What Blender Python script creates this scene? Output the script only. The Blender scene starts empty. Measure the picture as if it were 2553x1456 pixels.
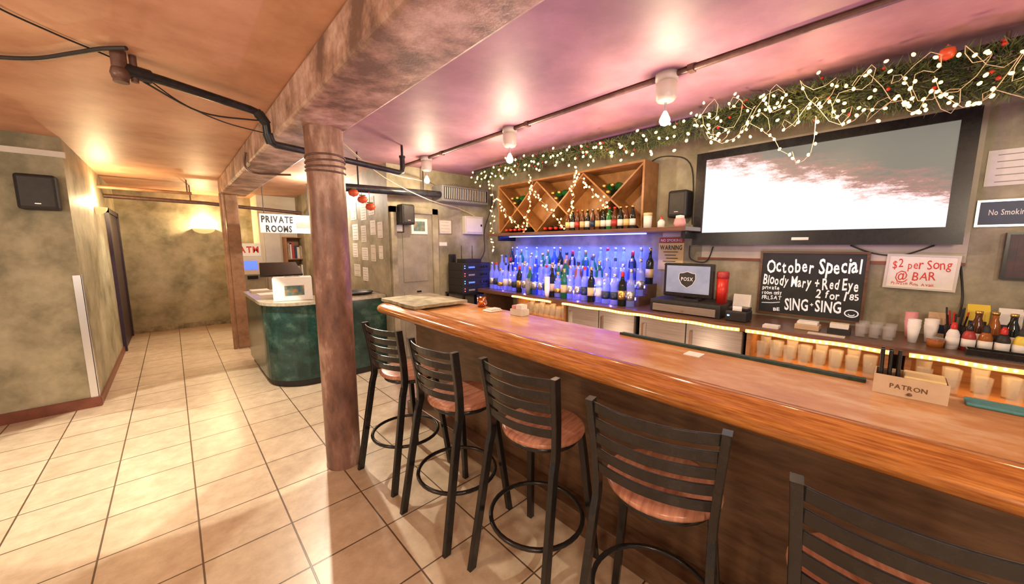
import bpy, math, random
from mathutils import Vector, Matrix
random.seed(7)
scene=bpy.context.scene
C=scene.collection
PI=math.pi
# ---------------------------------------------------------------- camera
H=1.58; FPX=900.0; TH=math.radians(7.34); PS=math.radians(43.16)
s_,c_=math.sin,math.cos
FW=Vector((s_(PS)*c_(TH),c_(PS)*c_(TH),-s_(TH))); RT=Vector((c_(PS),-s_(PS),0)); UP=RT.cross(FW)
cam=bpy.data.objects.new('camera',bpy.data.cameras.new('camera')); C.objects.link(cam)
cam.data.sensor_width=36; cam.data.lens=36*FPX/2553; cam.data.clip_start=0.02
M=Matrix((RT,UP,-FW)).transposed().to_4x4(); M.translation=Vector((0,0,H)); cam.matrix_world=M
scene.camera=cam
def px(u,v,x=None,y=None,z=None):
    d=FW+RT*((u-1276.5)/FPX)+UP*((728-v)/FPX); o=Vector((0,0,H))
    if x is not None: t=(x-o.x)/d.x
    elif y is not None: t=(y-o.y)/d.y
    else: t=(z-o.z)/d.z
    return o+d*t
# ---------------------------------------------------------------- materials
def node_mat(name):
    m=bpy.data.materials.new(name); m.use_nodes=True
    nt=m.node_tree; return m,nt,nt.nodes['Principled BSDF']
def mat(name,c1,c2=None,scale=6,rough=.5,metal=0,bump=0,stretch=(1,1,1),emit=0,ecol=None,alpha=1,trans=0,detail=6,lo=.35,hi=.65,c3=None,spec=None):
    m,nt,b=node_mat(name)
    b.inputs['Roughness'].default_value=rough; b.inputs['Metallic'].default_value=metal
    b.inputs['Base Color'].default_value=(*c1,1)
    b.inputs['Alpha'].default_value=alpha; b.inputs['Transmission Weight'].default_value=trans
    if spec is not None: b.inputs['Specular IOR Level'].default_value=spec
    if emit:
        b.inputs['Emission Color'].default_value=(*(ecol or c1),1); b.inputs['Emission Strength'].default_value=emit
    if c2 or bump:
        tc=nt.nodes.new('ShaderNodeTexCoord'); mp=nt.nodes.new('ShaderNodeMapping'); mp.inputs['Scale'].default_value=stretch
        nt.links.new(tc.outputs['Object'],mp.inputs['Vector'])
        n=nt.nodes.new('ShaderNodeTexNoise'); n.inputs['Scale'].default_value=scale; n.inputs['Detail'].default_value=detail; n.inputs['Roughness'].default_value=.65
        nt.links.new(mp.outputs[0],n.inputs['Vector'])
        if c2:
            r=nt.nodes.new('ShaderNodeValToRGB'); e=r.color_ramp.elements
            e[0].position=lo; e[0].color=(*c1,1); e[1].position=hi; e[1].color=(*c2,1)
            if c3:
                k=e.new((lo+hi)/2); k.color=(*c3,1)
            nt.links.new(n.outputs['Fac'],r.inputs['Fac']); nt.links.new(r.outputs['Color'],b.inputs['Base Color'])
        if bump:
            bp=nt.nodes.new('ShaderNodeBump'); bp.inputs['Strength'].default_value=bump; bp.inputs['Distance'].default_value=.02
            nt.links.new(n.outputs['Fac'],bp.inputs['Height']); nt.links.new(bp.outputs[0],b.inputs['Normal'])
    return m
def tile_mat():
    m,nt,b=node_mat('floor_tile')
    tc=nt.nodes.new('ShaderNodeTexCoord'); mp=nt.nodes.new('ShaderNodeMapping'); mp.inputs['Location'].default_value=(.02+3.9,.1+3.9,0)
    nt.links.new(tc.outputs['Object'],mp.inputs['Vector'])
    br=nt.nodes.new('ShaderNodeTexBrick'); br.offset=0; br.squash=1
    for k,v in (('Scale',1),('Mortar Size',.0048),('Mortar Smooth',.3),('Bias',0),('Brick Width',.39),('Row Height',.39)): br.inputs[k].default_value=v
    br.inputs['Color1'].default_value=(.63,.53,.40,1); br.inputs['Color2'].default_value=(.57,.47,.345,1); br.inputs['Mortar'].default_value=(.12,.075,.045,1)
    nt.links.new(mp.outputs[0],br.inputs['Vector'])
    n=nt.nodes.new('ShaderNodeTexNoise'); n.inputs['Scale'].default_value=9; n.inputs['Detail'].default_value=10; n.inputs['Roughness'].default_value=.72
    nt.links.new(tc.outputs['Object'],n.inputs['Vector'])
    r=nt.nodes.new('ShaderNodeValToRGB'); r.color_ramp.elements[0].position=.3; r.color_ramp.elements[0].color=(.76,.69,.61,1); r.color_ramp.elements[1].position=.65; r.color_ramp.elements[1].color=(1.08,1.06,1.02,1)
    nt.links.new(n.outputs['Fac'],r.inputs['Fac'])
    mx=nt.nodes.new('ShaderNodeMix'); mx.data_type='RGBA'; mx.blend_type='MULTIPLY'; mx.inputs[0].default_value=1
    nt.links.new(br.outputs['Color'],mx.inputs[6]); nt.links.new(r.outputs['Color'],mx.inputs[7]); nt.links.new(mx.outputs[2],b.inputs['Base Color'])
    b.inputs['Roughness'].default_value=.32
    bp=nt.nodes.new('ShaderNodeBump'); bp.inputs['Strength'].default_value=.4; bp.inputs['Distance'].default_value=.004; bp.invert=True
    nt.links.new(br.outputs['Fac'],bp.inputs['Height']); nt.links.new(bp.outputs[0],b.inputs['Normal'])
    return m
def screen_mat():
    m,nt,b=node_mat('television_picture')
    tc=nt.nodes.new('ShaderNodeTexCoord'); sp=nt.nodes.new('ShaderNodeSeparateXYZ'); nt.links.new(tc.outputs['Generated'],sp.inputs[0])
    mp=nt.nodes.new('ShaderNodeMapping'); mp.inputs['Scale'].default_value=(0,6,9); nt.links.new(tc.outputs['Generated'],mp.inputs['Vector'])
    n=nt.nodes.new('ShaderNodeTexNoise'); n.inputs['Scale'].default_value=1.0; n.inputs['Detail'].default_value=10; n.inputs['Roughness'].default_value=.78; nt.links.new(mp.outputs[0],n.inputs['Vector'])
    def mth(op,a,bv):
        k=nt.nodes.new('ShaderNodeMath'); k.operation=op
        for i,x in enumerate((a,bv)):
            if isinstance(x,(int,float)): k.inputs[i].default_value=x
            else: nt.links.new(x,k.inputs[i])
        return k.outputs[0]
    v=mth('SUBTRACT',mth('MULTIPLY',sp.outputs['Z'],1.0),mth('MULTIPLY',sp.outputs['Y'],.75))
    v=mth('ADD',v,mth('MULTIPLY',n.outputs['Fac'],1.1)); v=mth('SUBTRACT',v,.06)
    r=nt.nodes.new('ShaderNodeValToRGB'); e=r.color_ramp.elements
    e[0].position=.62; e[0].color=(1,1,1,1); e[1].position=1.0; e[1].color=(.17,.16,.13,1)
    k=e.new(.71); k.color=(.85,.60,.58,1); k=e.new(.82); k.color=(.34,.17,.14,1)
    nt.links.new(v,r.inputs['Fac']); b.inputs['Base Color'].default_value=(.02,.02,.02,1); b.inputs['Roughness'].default_value=.4
    nt.links.new(r.outputs['Color'],b.inputs['Emission Color']); b.inputs['Emission Strength'].default_value=1.25
    return m
X={}
X['tile']=tile_mat(); X['tvpic']=screen_mat()
X['ceil']=mat('ceiling_paint',(.48,.23,.13),(.74,.43,.28),scale=1.6,rough=.5,bump=.15,c3=(.61,.32,.20),detail=10)
X['ceil_pink']=mat('ceiling_purple_light_tint',(.27,.135,.17),(.44,.235,.285),scale=1.8,rough=.55,bump=.15,c3=(.355,.18,.225),detail=10)  # purple light over the bar is mixed into this ceiling's base colour
X['beam']=mat('rough_beam_plaster',(.19,.11,.09),(.72,.51,.44),scale=4,rough=.42,bump=1.0,c3=(.46,.28,.22),detail=12,lo=.40,hi=.62)
X['plaster']=mat('mottled_olive_plaster',(.21,.20,.125),(.56,.52,.37),scale=2.6,rough=.55,bump=.2,c3=(.39,.36,.24),detail=12,lo=.33,hi=.67)
X['plaster2']=mat('grey_green_plaster',(.19,.175,.115),(.47,.43,.32),scale=3,rough=.55,bump=.25,c3=(.33,.30,.21),detail=12,lo=.34,hi=.66)
X['cream']=mat('cream_wall',(.75,.68,.52),(.82,.75,.6),scale=2,rough=.6)
X['base_red']=mat('red_brown_baseboard',(.16,.045,.025),(.22,.07,.04),scale=8,rough=.4)
X['white']=mat('white_paint',(.75,.73,.68),(.8,.78,.73),scale=10,rough=.5)
X['offwhite']=mat('off_white_paper',(.66,.62,.54),(.74,.7,.62),scale=14,rough=.7)
X['paper']=mat('printed_paper',(.80,.78,.74),(.87,.85,.82),scale=20,rough=.7)
X['steel']=mat('brushed_steel',(.27,.23,.20),(.37,.32,.285),scale=4,rough=.38,metal=.25,stretch=(1,1,30))
X['chrome']=mat('chrome',(.7,.7,.7),rough=.15,metal=1)
X['black']=mat('black_lacquered_metal',(.012,.011,.011),(.02,.018,.017),scale=30,rough=.25)
X['blackm']=mat('black_matte',(.015,.014,.015),(.025,.023,.024),scale=40,rough=.55)
X['iron']=mat('black_iron_pipe',(.015,.016,.02),(.04,.04,.045),scale=20,rough=.35,metal=.3)
X['column']=mat('rusty_column',(.13,.065,.05),(.64,.44,.36),scale=6,rough=.34,bump=.35,c3=(.28,.145,.105),stretch=(1,1,.4),detail=12,lo=.37,hi=.70)
X['conduit']=mat('brown_painted_conduit',(.10,.05,.04),(.17,.09,.07),scale=20,rough=.4)
X['post']=mat('painted_post',(.22,.11,.055),(.38,.21,.12),scale=6,rough=.5,bump=.3)
X['seatw']=mat('seat_wood',(.36,.14,.08),(.60,.29,.18),scale=7,rough=.26,stretch=(1,6,1))
X['barrail']=mat('varnished_oak_rail',(.26,.08,.016),(.58,.24,.06),scale=9,rough=.13,stretch=(12,.7,12),c3=(.40,.15,.035))
X['bartop']=mat('worn_bar_top',(.46,.19,.055),(.68,.45,.26),scale=4,rough=.27,c3=(.57,.28,.10),stretch=(2,.8,1),detail=10,spec=.35)
X['barpanel']=mat('dark_bar_panel',(.09,.045,.022),(.17,.09,.045),scale=5,rough=.35,stretch=(6,1,6))
X['wood']=mat('shelf_wood',(.30,.13,.05),(.44,.21,.085),scale=5,rough=.4,stretch=(2,.6,9))
X['rackwood']=mat('rack_wood',(.27,.12,.035),(.42,.20,.07),scale=5,rough=.4,stretch=(2,2,2))
X['darkwood']=mat('dark_counter_wood',(.10,.05,.03),(.18,.09,.05),scale=6,rough=.3,stretch=(8,.8,8))
X['stone']=mat('slate_slab',(.19,.16,.09),(.46,.41,.28),scale=9,rough=.5,bump=.4)
X['marble']=mat('green_marble_laminate',(.008,.032,.028),(.09,.165,.135),scale=6,rough=.16,c3=(.02,.068,.057),detail=11,lo=.38,hi=.70)
X['rtop']=mat('granite_top',(.35,.30,.22),(.5,.45,.35),scale=30,rough=.2)
X['purple']=mat('dark_purple_door',(.03,.015,.04),(.045,.022,.055),scale=4,rough=.4)
X['greydoor']=mat('grey_door',(.24,.22,.17),(.37,.34,.27),scale=4,rough=.5,bump=.15)
X['bulb']=mat('lit_bulb',(1,.8,.5),emit=40,ecol=(1,.78,.45))
X['fairy']=mat('fairy_bulb',(1,.8,.5),emit=3.2,ecol=(1,.58,.19))
X['rope']=mat('rope_light_glow',(1,.6,.25),emit=1.5,ecol=(1,.46,.12))
X['ropehot']=mat('rope_light_bead',(1,.8,.5),emit=4,ecol=(1,.72,.36))
X['sconce']=mat('sconce_glass',(.7,.4,.2),emit=1.0,ecol=(1,.58,.22),rough=.5)
X['porcelain']=mat('porcelain',(.62,.58,.54),(.68,.64,.6),scale=10,rough=.3)
X['acgrey']=mat('aged_grey_plastic',(.16,.16,.17),(.23,.23,.24),scale=10,rough=.4)
X['needle']=mat('garland_needles',(.02,.045,.012),(.13,.15,.05),scale=14,rough=.6)
X['red']=mat('red_plastic',(.55,.02,.015),(.62,.04,.02),scale=10,rough=.3)
X['orange']=mat('orange_red_ornament',(.55,.06,.02),(.7,.13,.04),scale=9,rough=.35)
X['wirew']=mat('pale_wire',(.62,.50,.34),(.7,.6,.44),scale=20,rough=.5)
X['wireg']=mat('dark_cable',(.02,.018,.018),(.035,.03,.03),scale=20,rough=.5)
X['slate']=mat('chalkboard_slate',(.012,.015,.018),(.03,.035,.04),scale=4,rough=.6)
X['chalk']=mat('white_chalk_glowing',(.9,.92,.95),(.98,.98,1),scale=40,rough=.8,emit=.3,ecol=(.9,.95,1))  # faint glow put into the chalk, which is no light source
X['ink']=mat('black_ink',(.02,.02,.02),(.03,.03,.03),scale=30,rough=.6)
X['inkg']=mat('grey_ink',(.30,.28,.25),(.36,.33,.3),scale=30,rough=.6)
X['inkr']=mat('red_ink',(.6,.03,.02),(.7,.06,.04),scale=30,rough=.6)
X['inkw']=mat('white_ink',(.85,.85,.85),(.9,.9,.9),scale=30,rough=.6)
X['navy']=mat('navy_sign',(.02,.035,.09),(.03,.05,.12),scale=5,rough=.4)
X['signred']=mat('red_sign',(.40,.03,.03),(.45,.05,.04),scale=8,rough=.4)
X['signcream']=mat('yellowed_sign',(.70,.52,.22),(.78,.60,.28),scale=8,rough=.5)
X['photo']=mat('printed_picture',(.05,.12,.22),(.5,.25,.12),scale=14,rough=.4,c3=(.12,.2,.15))
X['photodark']=mat('dark_printed_picture',(.02,.010,.018),(.07,.02,.02),scale=14,rough=.4)
X['card']=mat('cardboard',(.54,.39,.25),(.62,.47,.32),scale=10,rough=.7)
X['copper']=mat('copper',(.65,.25,.1),rough=.25,metal=1)
X['glass']=mat('clear_glass',(.75,.75,.75),rough=.06,alpha=.16)
X['bclear']=mat('clear_bottle_blue_lit',(.30,.40,1),rough=.06,alpha=.52)  # blue of the bar lighting tinted into what is really clear glass
X['bblue']=mat('blue_bottle_glass',(.03,.08,.65),rough=.08,alpha=.8)
X['bgreen']=mat('green_bottle_glass',(.012,.17,.04),rough=.08,alpha=.85)
X['bbrown']=mat('brown_bottle_glass',(.09,.03,.01),rough=.1)
X['bdark']=mat('dark_bottle_glass',(.012,.016,.012),rough=.08)
X['bamber']=mat('amber_liquor_glass',(.40,.13,.025),rough=.08,alpha=.85)
X['gold']=mat('gold_foil',(.75,.5,.15),rough=.3,metal=.9)
X['silver']=mat('silver_foil',(.7,.7,.72),rough=.3,metal=.9)
X['yellow']=mat('yellow_plastic',(.8,.6,.05),(.85,.66,.1),scale=10,rough=.4)
X['pink']=mat('pink_plastic',(.75,.32,.36),(.8,.4,.42),scale=10,rough=.4)
X['foam']=mat('white_foam',(.85,.84,.82),(.9,.89,.87),scale=30,rough=.6)
X['bluelight']=mat('blue_light_strip',(.1,.15,1),emit=12,ecol=(.09,.12,1))
X['posscreen']=mat('till_screen',(.1,.11,.15),(.3,.32,.4),scale=1.5,rough=.25,emit=.42,ecol=(.40,.44,.58))
X['atmblue']=mat('blue_lit_panel',(.05,.1,.5),emit=1.5,ecol=(.1,.18,.9))
X['panelw']=mat('pale_backboard',(.46,.41,.34),(.56,.50,.42),scale=4,rough=.5)
X['greenrub']=mat('green_black_rubber',(.01,.03,.022),(.03,.06,.045),scale=60,rough=.6)
X['mattl']=mat('teal_bar_mat',(.05,.2,.22),(.08,.27,.28),scale=60,rough=.6)
X['led']=mat('led_dot',(.1,.3,1),emit=6,ecol=(.1,.4,1))
X['ledr']=mat('red_led_dot',(1,.1,.1),emit=5,ecol=(1,.08,.05))
X['books']=mat('book_spines',(.2,.08,.05),(.6,.5,.35),scale=30,rough=.6,stretch=(3,1,.2))
# ---------------------------------------------------------------- mesh builder
GLY={}
def glyph(ch,off=.014):
    if (ch,off) in GLY: return GLY[(ch,off)]
    cu=bpy.data.curves.new('glyph','FONT'); cu.body=ch; cu.size=1; cu.offset=off; cu.resolution_u=2
    o=bpy.data.objects.new('glyph',cu); C.objects.link(o); bpy.context.view_layer.update()
    me=bpy.data.meshes.new_from_object(o.evaluated_get(bpy.context.evaluated_depsgraph_get()))
    vs=[v.co.copy() for v in me.vertices]; fs=[tuple(p.vertices) for p in me.polygons]
    bpy.data.objects.remove(o); bpy.data.curves.remove(cu); bpy.data.meshes.remove(me)
    if vs:
        x0=min(v.x for v in vs); x1=max(v.x for v in vs)
        vs=[Vector((v.x-x0,v.y,0)) for v in vs]; w=x1-x0
    else: w=.22
    GLY[(ch,off)]=(vs,fs,w); return GLY[(ch,off)]
class MB:
    def __init__(s): s.v=[]; s.f=[]; s.sm=[]
    def add(s,vs,fs,smooth=False):
        o=len(s.v); s.v+=[Vector(v) for v in vs]
        for f in fs: s.f.append(tuple(i+o for i in f)); s.sm.append(smooth)
        return s
    def box(s,x0,x1,y0,y1,z0,z1):
        vs=[(x,y,z) for z in (z0,z1) for y in (y0,y1) for x in (x0,x1)]
        return s.add(vs,[(0,2,3,1),(4,5,7,6),(0,1,5,4),(2,6,7,3),(0,4,6,2),(1,3,7,5)])
    def cbox(s,c,sz): return s.box(c[0]-sz[0]/2,c[0]+sz[0]/2,c[1]-sz[1]/2,c[1]+sz[1]/2,c[2]-sz[2]/2,c[2]+sz[2]/2)
    def loft(s,loops,caps=True,smooth=False,ring=False):
        n=len(loops[0]); vs=[p for l in loops for p in l]; fs=[]
        m=len(loops)
        for i in range(m if ring else m-1):
            for j in range(n):
                a=i*n+j; b=i*n+(j+1)%n; c=((i+1)%m)*n+(j+1)%n; d=((i+1)%m)*n+j
                fs.append((a,b,c,d))
        s.add(vs,fs,smooth)
        if caps and not ring:
            s.add(loops[0],[tuple(reversed(range(n)))]); s.add(loops[-1],[tuple(range(n))])
        return s
    def tube(s,pts,r,n=8,closed=False):
        pts=[Vector(p) for p in pts]; m=len(pts); loops=[]
        up=None
        for i,p in enumerate(pts):
            if closed: t=pts[(i+1)%m]-pts[i-1]
            else: t=pts[min(i+1,m-1)]-pts[max(i-1,0)]
            t.normalize()
            if up is None: up=Vector((0,0,1)) if abs(t.z)<.9 else Vector((1,0,0))
            a=t.cross(up)
            if a.length<1e-4: a=t.cross(Vector((1,.3,0)))
            a.normalize(); b=a.cross(t).normalized(); up=b
            rr=r[i] if isinstance(r,(list,tuple)) else r
            loops.append([p+a*(rr*c_(2*PI*k/n))+b*(rr*s_(2*PI*k/n)) for k in range(n)])
        return s.loft(loops,True,True,closed)
    def cyl(s,p0,p1,r0,r1=None,n=16):
        p0=Vector(p0);p1=Vector(p1); return s.tube([p0,p1],[r0,r0 if r1 is None else r1],n)
    def lathe(s,prof,c=(0,0,0),n=20):
        loops=[]
        for r,z in prof:
            r=max(r,1e-4); l=[]
            for k in range(n):
                a=2*PI*k/n; l.append(Vector((r*c_(a),r*s_(a),z))+Vector(c))
            loops.append(l)
        return s.loft(loops,True,True)
    def prism(s,poly,a,b,axis='z'):
        def P(p,t): return {'z':(p[0],p[1],t),'y':(p[0],t,p[1]),'x':(t,p[0],p[1])}[axis]
        return s.loft([[P(p,a) for p in poly],[P(p,b) for p in poly]])
    def text(s,st,M,size,fit=None,jit=0,gap=.09,off=.014):
        x=0; items=[]
        for ch in st:
            vs,fs,w=glyph(ch,off); items.append((vs,fs,x,w)); x+=w+gap
        sc=size; sx=size if not fit else fit/max(x-gap,.01)
        for vs,fs,ox,w in items:
            if not vs: continue
            a=random.uniform(-jit,jit); dy=random.uniform(-jit,jit)*.35; k=1+random.uniform(-jit,jit)*.7; ca,sa=c_(a)*k,s_(a)*k
            out=[]
            for v in vs:
                qx=(v.x-w/2)*ca-v.y*sa+w/2; qy=(v.x-w/2)*sa+v.y*ca+dy
                out.append(M@Vector(((qx+ox)*sx,qy*sc,0)))
            s.add(out,fs)
        return s
    def mesh(s,name,m,off=None):
        me=bpy.data.meshes.new(name); vs=s.v if off is None else [v-off for v in s.v]
        me.from_pydata([tuple(v) for v in vs],[],s.f); me.polygons.foreach_set('use_smooth',s.sm)
        me.materials.append(m); me.update(); return me
OFF={}
def rootof(o):
    while o.parent: o=o.parent
    return o
def thing(name,label,cat,loc=(0,0,0),rz=0,group=None,world=False):
    o=bpy.data.objects.new(name,None); C.objects.link(o); o.empty_display_size=.1
    o.location=loc; o.rotation_euler=(0,0,rz); o['label']=label; o['category']=cat
    if group: o['group']=group
    if world: OFF[o.name]=Vector(loc)
    return o
def bev(o,w):
    if w:
        m=o.modifiers.new('bevel','BEVEL'); m.width=w; m.segments=2; m.limit_method='ANGLE'; m.angle_limit=math.radians(40)
def part(name,mb,m,parent,bevel=0,label=None):
    off=OFF.get(rootof(parent).name)
    o=bpy.data.objects.new(name,mb.mesh(name,X[m],off)); C.objects.link(o); o.parent=parent; bev(o,bevel)
    if label: o['label']=label
    return o
def solo(name,mb,m,label,cat,group=None,bevel=0):
    xs=[v.x for v in mb.v]; ys=[v.y for v in mb.v]; zs=[v.z for v in mb.v]
    off=Vector(((min(xs)+max(xs))/2,(min(ys)+max(ys))/2,min(zs)))
    o=bpy.data.objects.new(name,mb.mesh(name,X[m],off)); C.objects.link(o); o.location=off; bev(o,bevel)
    o['label']=label; o['category']=cat
    if group: o['group']=group
    return o
def struct(name,mb,m,label=None,cat=None,parent=None,bevel=0):
    o=bpy.data.objects.new(name,mb.mesh(name,X[m])); C.objects.link(o); bev(o,bevel)
    if parent: o.parent=parent
    else:
        o['kind']='structure'; o['label']=label; o['category']=cat
    return o
def dup(root,loc,rot=None,label=None,group=None):
    def rec(o,p):
        c=o.copy(); C.objects.link(c)
        if p: c.parent=p
        for ch in list(o.children): rec(ch,c)
        return c
    r=rec(root,None); r.location=loc
    if rot is not None: r.rotation_euler=rot
    if label: r['label']=label
    if group: r['group']=group
    return r
def fX(x,y,z,roll=0): return Matrix(((0,0,-1,x),(-1,0,0,y),(0,1,0,z),(0,0,0,1)))@Matrix.Rotation(roll,4,'Z')
def fY(x,y,z,roll=0): return Matrix(((1,0,0,x),(0,0,-1,y),(0,1,0,z),(0,0,0,1)))@Matrix.Rotation(roll,4,'Z')
ORD='first second third fourth fifth sixth seventh eighth ninth tenth eleventh twelfth thirteenth fourteenth fifteenth sixteenth seventeenth eighteenth nineteenth twentieth'.split()+['twenty-first','twenty-second','twenty-third','twenty-fourth','twenty-fifth']
CEIL=2.55
# ---------------------------------------------------------------- setting
struct('floor',MB().box(-3.6,3.6,-2.2,10,-.1,0),'tile','beige ceramic tile floor with dark grout lines','floor')
struct('ceiling',MB().box(-3.6,.6,-2.2,10,CEIL,CEIL+.1).box(.6,3.7,4.3,10,CEIL,CEIL+.1),'ceil','orange painted low ceiling left of the beam','ceiling')
struct('ceiling_right',MB().box(.6,3.7,-2.2,4.3,CEIL,CEIL+.1),'ceil_pink','low ceiling above the bar, rose with purple light put into its colour','ceiling')
struct('ceiling_beam',MB().box(.59,.92,-2.2,7.05,2.33,CEIL),'beam','rough plastered ceiling beam running over the round pillar','beam',bevel=.02)
struct('wall_right',MB().box(3.5,3.6,-2.2,4.35,0,CEIL),'plaster2','stained plaster wall behind the back bar','wall')
struct('wall_back',MB().box(1.94,3.5,4.25,4.35,0,CEIL),'plaster2','plaster end wall with grey door and fuse box','wall')
struct('wall_side',MB().box(1.94,2.04,4.35,8.6,0,CEIL),'plaster2','wall covered with posted papers beyond the pillar','wall')
struct('wall_left',MB().box(-3.6,-.65,5.3,9.3,0,CEIL),'plaster','mottled olive plaster wall block at left','wall')
struct('wall_far',MB().box(-.65,1.28,9.3,9.4,0,CEIL),'plaster','mottled plaster wall at the end of the corridor','wall')
struct('wall_office',MB().box(1.28,2.6,8.6,8.7,0,CEIL).box(1.28,1.36,8.7,9.3,0,CEIL),'cream','bright cream wall of the room behind reception','wall')
struct('baseboard_left',MB().box(-3.6,-.635,5.28,5.3,0,.1).box(-.65,-.632,5.3,9.3,0,.08),'base_red','dark red baseboard around the left wall block','baseboard')
struct('baseboard_far',MB().box(-.63,1.28,9.27,9.3,0,.09),'stone','pale baseboard at the end of the corridor','baseboard')
struct('trim_1',MB().box(-3.6,-.63,5.27,5.3,2.37,2.42),'white','white strip running along top of left wall block','trim')
struct('trim_2',MB().box(-.70,-.645,5.292,5.3,.1,1.3).box(-.65,-.642,5.292,5.36,.1,1.3),'silver','metal corner guard on the left wall block','trim')
d=struct('door_1',MB().box(-.66,-.63,7.9,9.1,0,2.05),'purple','dark purple door on left side of the corridor','door')
struct('door_frame',MB().box(-.65,-.61,7.82,7.9,0,2.12).box(-.65,-.61,9.1,9.18,0,2.12).box(-.65,-.61,7.82,9.18,2.05,2.12),'purple',parent=d)
d=struct('door_2',MB().box(2.02,2.52,4.225,4.25,0,1.98).box(2.10,2.44,4.215,4.226,1.12,1.86).box(2.10,2.44,4.215,4.226,.15,1.0),'greydoor','grey panelled door beside the papers','door',bevel=.004)
struct('door_frame',MB().box(1.95,2.02,4.20,4.25,0,2.05).box(2.52,2.60,4.20,4.25,0,2.05).box(1.95,2.60,4.20,4.25,1.98,2.05),'plaster2',parent=d)
struct('door_handle',MB().box(2.27,2.33,4.205,4.216,.98,1.0),'black',parent=d)
d=struct('door_3',MB().box(1.36,1.62,8.57,8.6,0,2.0),'white','white door in the bright room behind reception','door')
struct('door_handle',MB().cyl((1.57,8.57,1.2),(1.57,8.52,1.2),.02),'chrome',parent=d)
# ---------------------------------------------------------------- columns
t=thing('column','rust-brown round iron pillar holding up the beam','column',(.795,2.655,0))
prof=[(.116,0),(.116,.02),(.114,.03),(.115,1.2),(.116,1.22),(.115,2.06)]
part('shaft',MB().lathe(prof+[(.117,2.33)],n=40),'column',t)
bm=MB()
for k in range(4): bm.tube([(.119*c_(a),.119*s_(a),2.06+.03*k+.008*s_(a+k)) for a in [2*PI*i/32 for i in range(32)]],.006,6,True)
part('wire_wrap',bm,'conduit',t)
t=thing('column','square painted post beside the cash machine','column',(.72,6.92,0))
part('shaft',MB().box(-.09,.07,-.09,.09,0,2.33),'post',t,.01)
part('pipe',MB().cyl((-.125,-.08,0),(-.125,-.08,2.33),.026),'post',t)
# ---------------------------------------------------------------- bar counter
YE=3.2
t=thing('bar_counter','long varnished wooden bar counter with rolled front rail','bar counter',(1.6,.7,0),world=True)
part('front_panel',MB().box(1.62,1.66,-1.6,YE-.15,0,1.04).box(1.66,1.87,YE-.19,YE-.15,0,1.04).box(1.605,1.62,-1.6,YE-.15,.84,.90),'barpanel',t)
part('toe_step',MB().box(1.5,1.62,-1.6,YE-.15,0,.13),'barpanel',t,.006)
part('back_panel',MB().box(1.83,1.87,-1.6,YE-.19,0,1.04),'wood',t)
part('counter_top',MB().box(1.385,1.88,-1.6,YE-.135,1.04,1.075),'bartop',t)
prof=[(.155,1.0755),(.14,1.082),(.12,1.089),(.095,1.092),(.075,1.089),(.06,1.081),(.048,1.071),(.03,1.066),(.013,1.057),(.003,1.045),(0,1.032),(.003,1.019),(.013,1.008),(.03,1.002),(.06,.999),(.155,.999)]
path=[((1.25,-1.6+(YE-.2+1.6)*i/10),(1,0)) for i in range(11)]
for i in range(1,13):
    a=PI-PI/2*i/12; path.append(((1.45+.2*c_(a),YE-.2+.2*s_(a)),(-c_(a),-s_(a))))
path.append(((1.88,YE),(0,-1)))
loops=[[(p[0]+n[0]*d_,p[1]+n[1]*d_,z) for d_,z in prof] for p,n in path]
b=MB(); b.loft(loops,True,True); part('rail',b,'barrail',t)
def irregular(x0,x1,y0,y1,n=9,j=.012):
    p=[]
    for i in range(n): p.append((x0+(x1-x0)*i/n,y0+random.uniform(-j,j)))
    for i in range(n): p.append((x1+random.uniform(-j,j),y0+(y1-y0)*i/n))
    for i in range(n): p.append((x1-(x1-x0)*i/n,y1+random.uniform(-j,j)))
    for i in range(n): p.append((x0+random.uniform(-j,j),y1-(y1-y0)*i/n))
    return p
b=MB(); b.prism(irregular(1.32,1.82,2.50,3.12),1.0925,1.117)
solo('stone_slab',b,'stone','rough-edged slate slab lying on far end of the bar','slab')
solo('bar_mat',MB().box(1.835,1.872,.04,1.05,1.0755,1.084).box(1.83,1.838,.04,1.05,1.0755,1.088),'greenrub','long narrow dark green rubber mat along bar inner edge','bar mat')
solo('bar_mat',MB().box(1.80,1.875,-.75,-.19,1.0755,1.086),'mattl','narrow teal bar mat beside the cardboard napkin box','bar mat',bevel=.004)
p=px(1730,884,z=1.0755)
solo('paper_coaster',MB().prism([(p.x-.035,p.y-.035),(p.x+.035,p.y-.035),(p.x+.035,p.y+.035),(p.x-.035,p.y+.035)],1.0755,1.079),'paper','square white paper coaster lying on the bar top','coaster')
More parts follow.
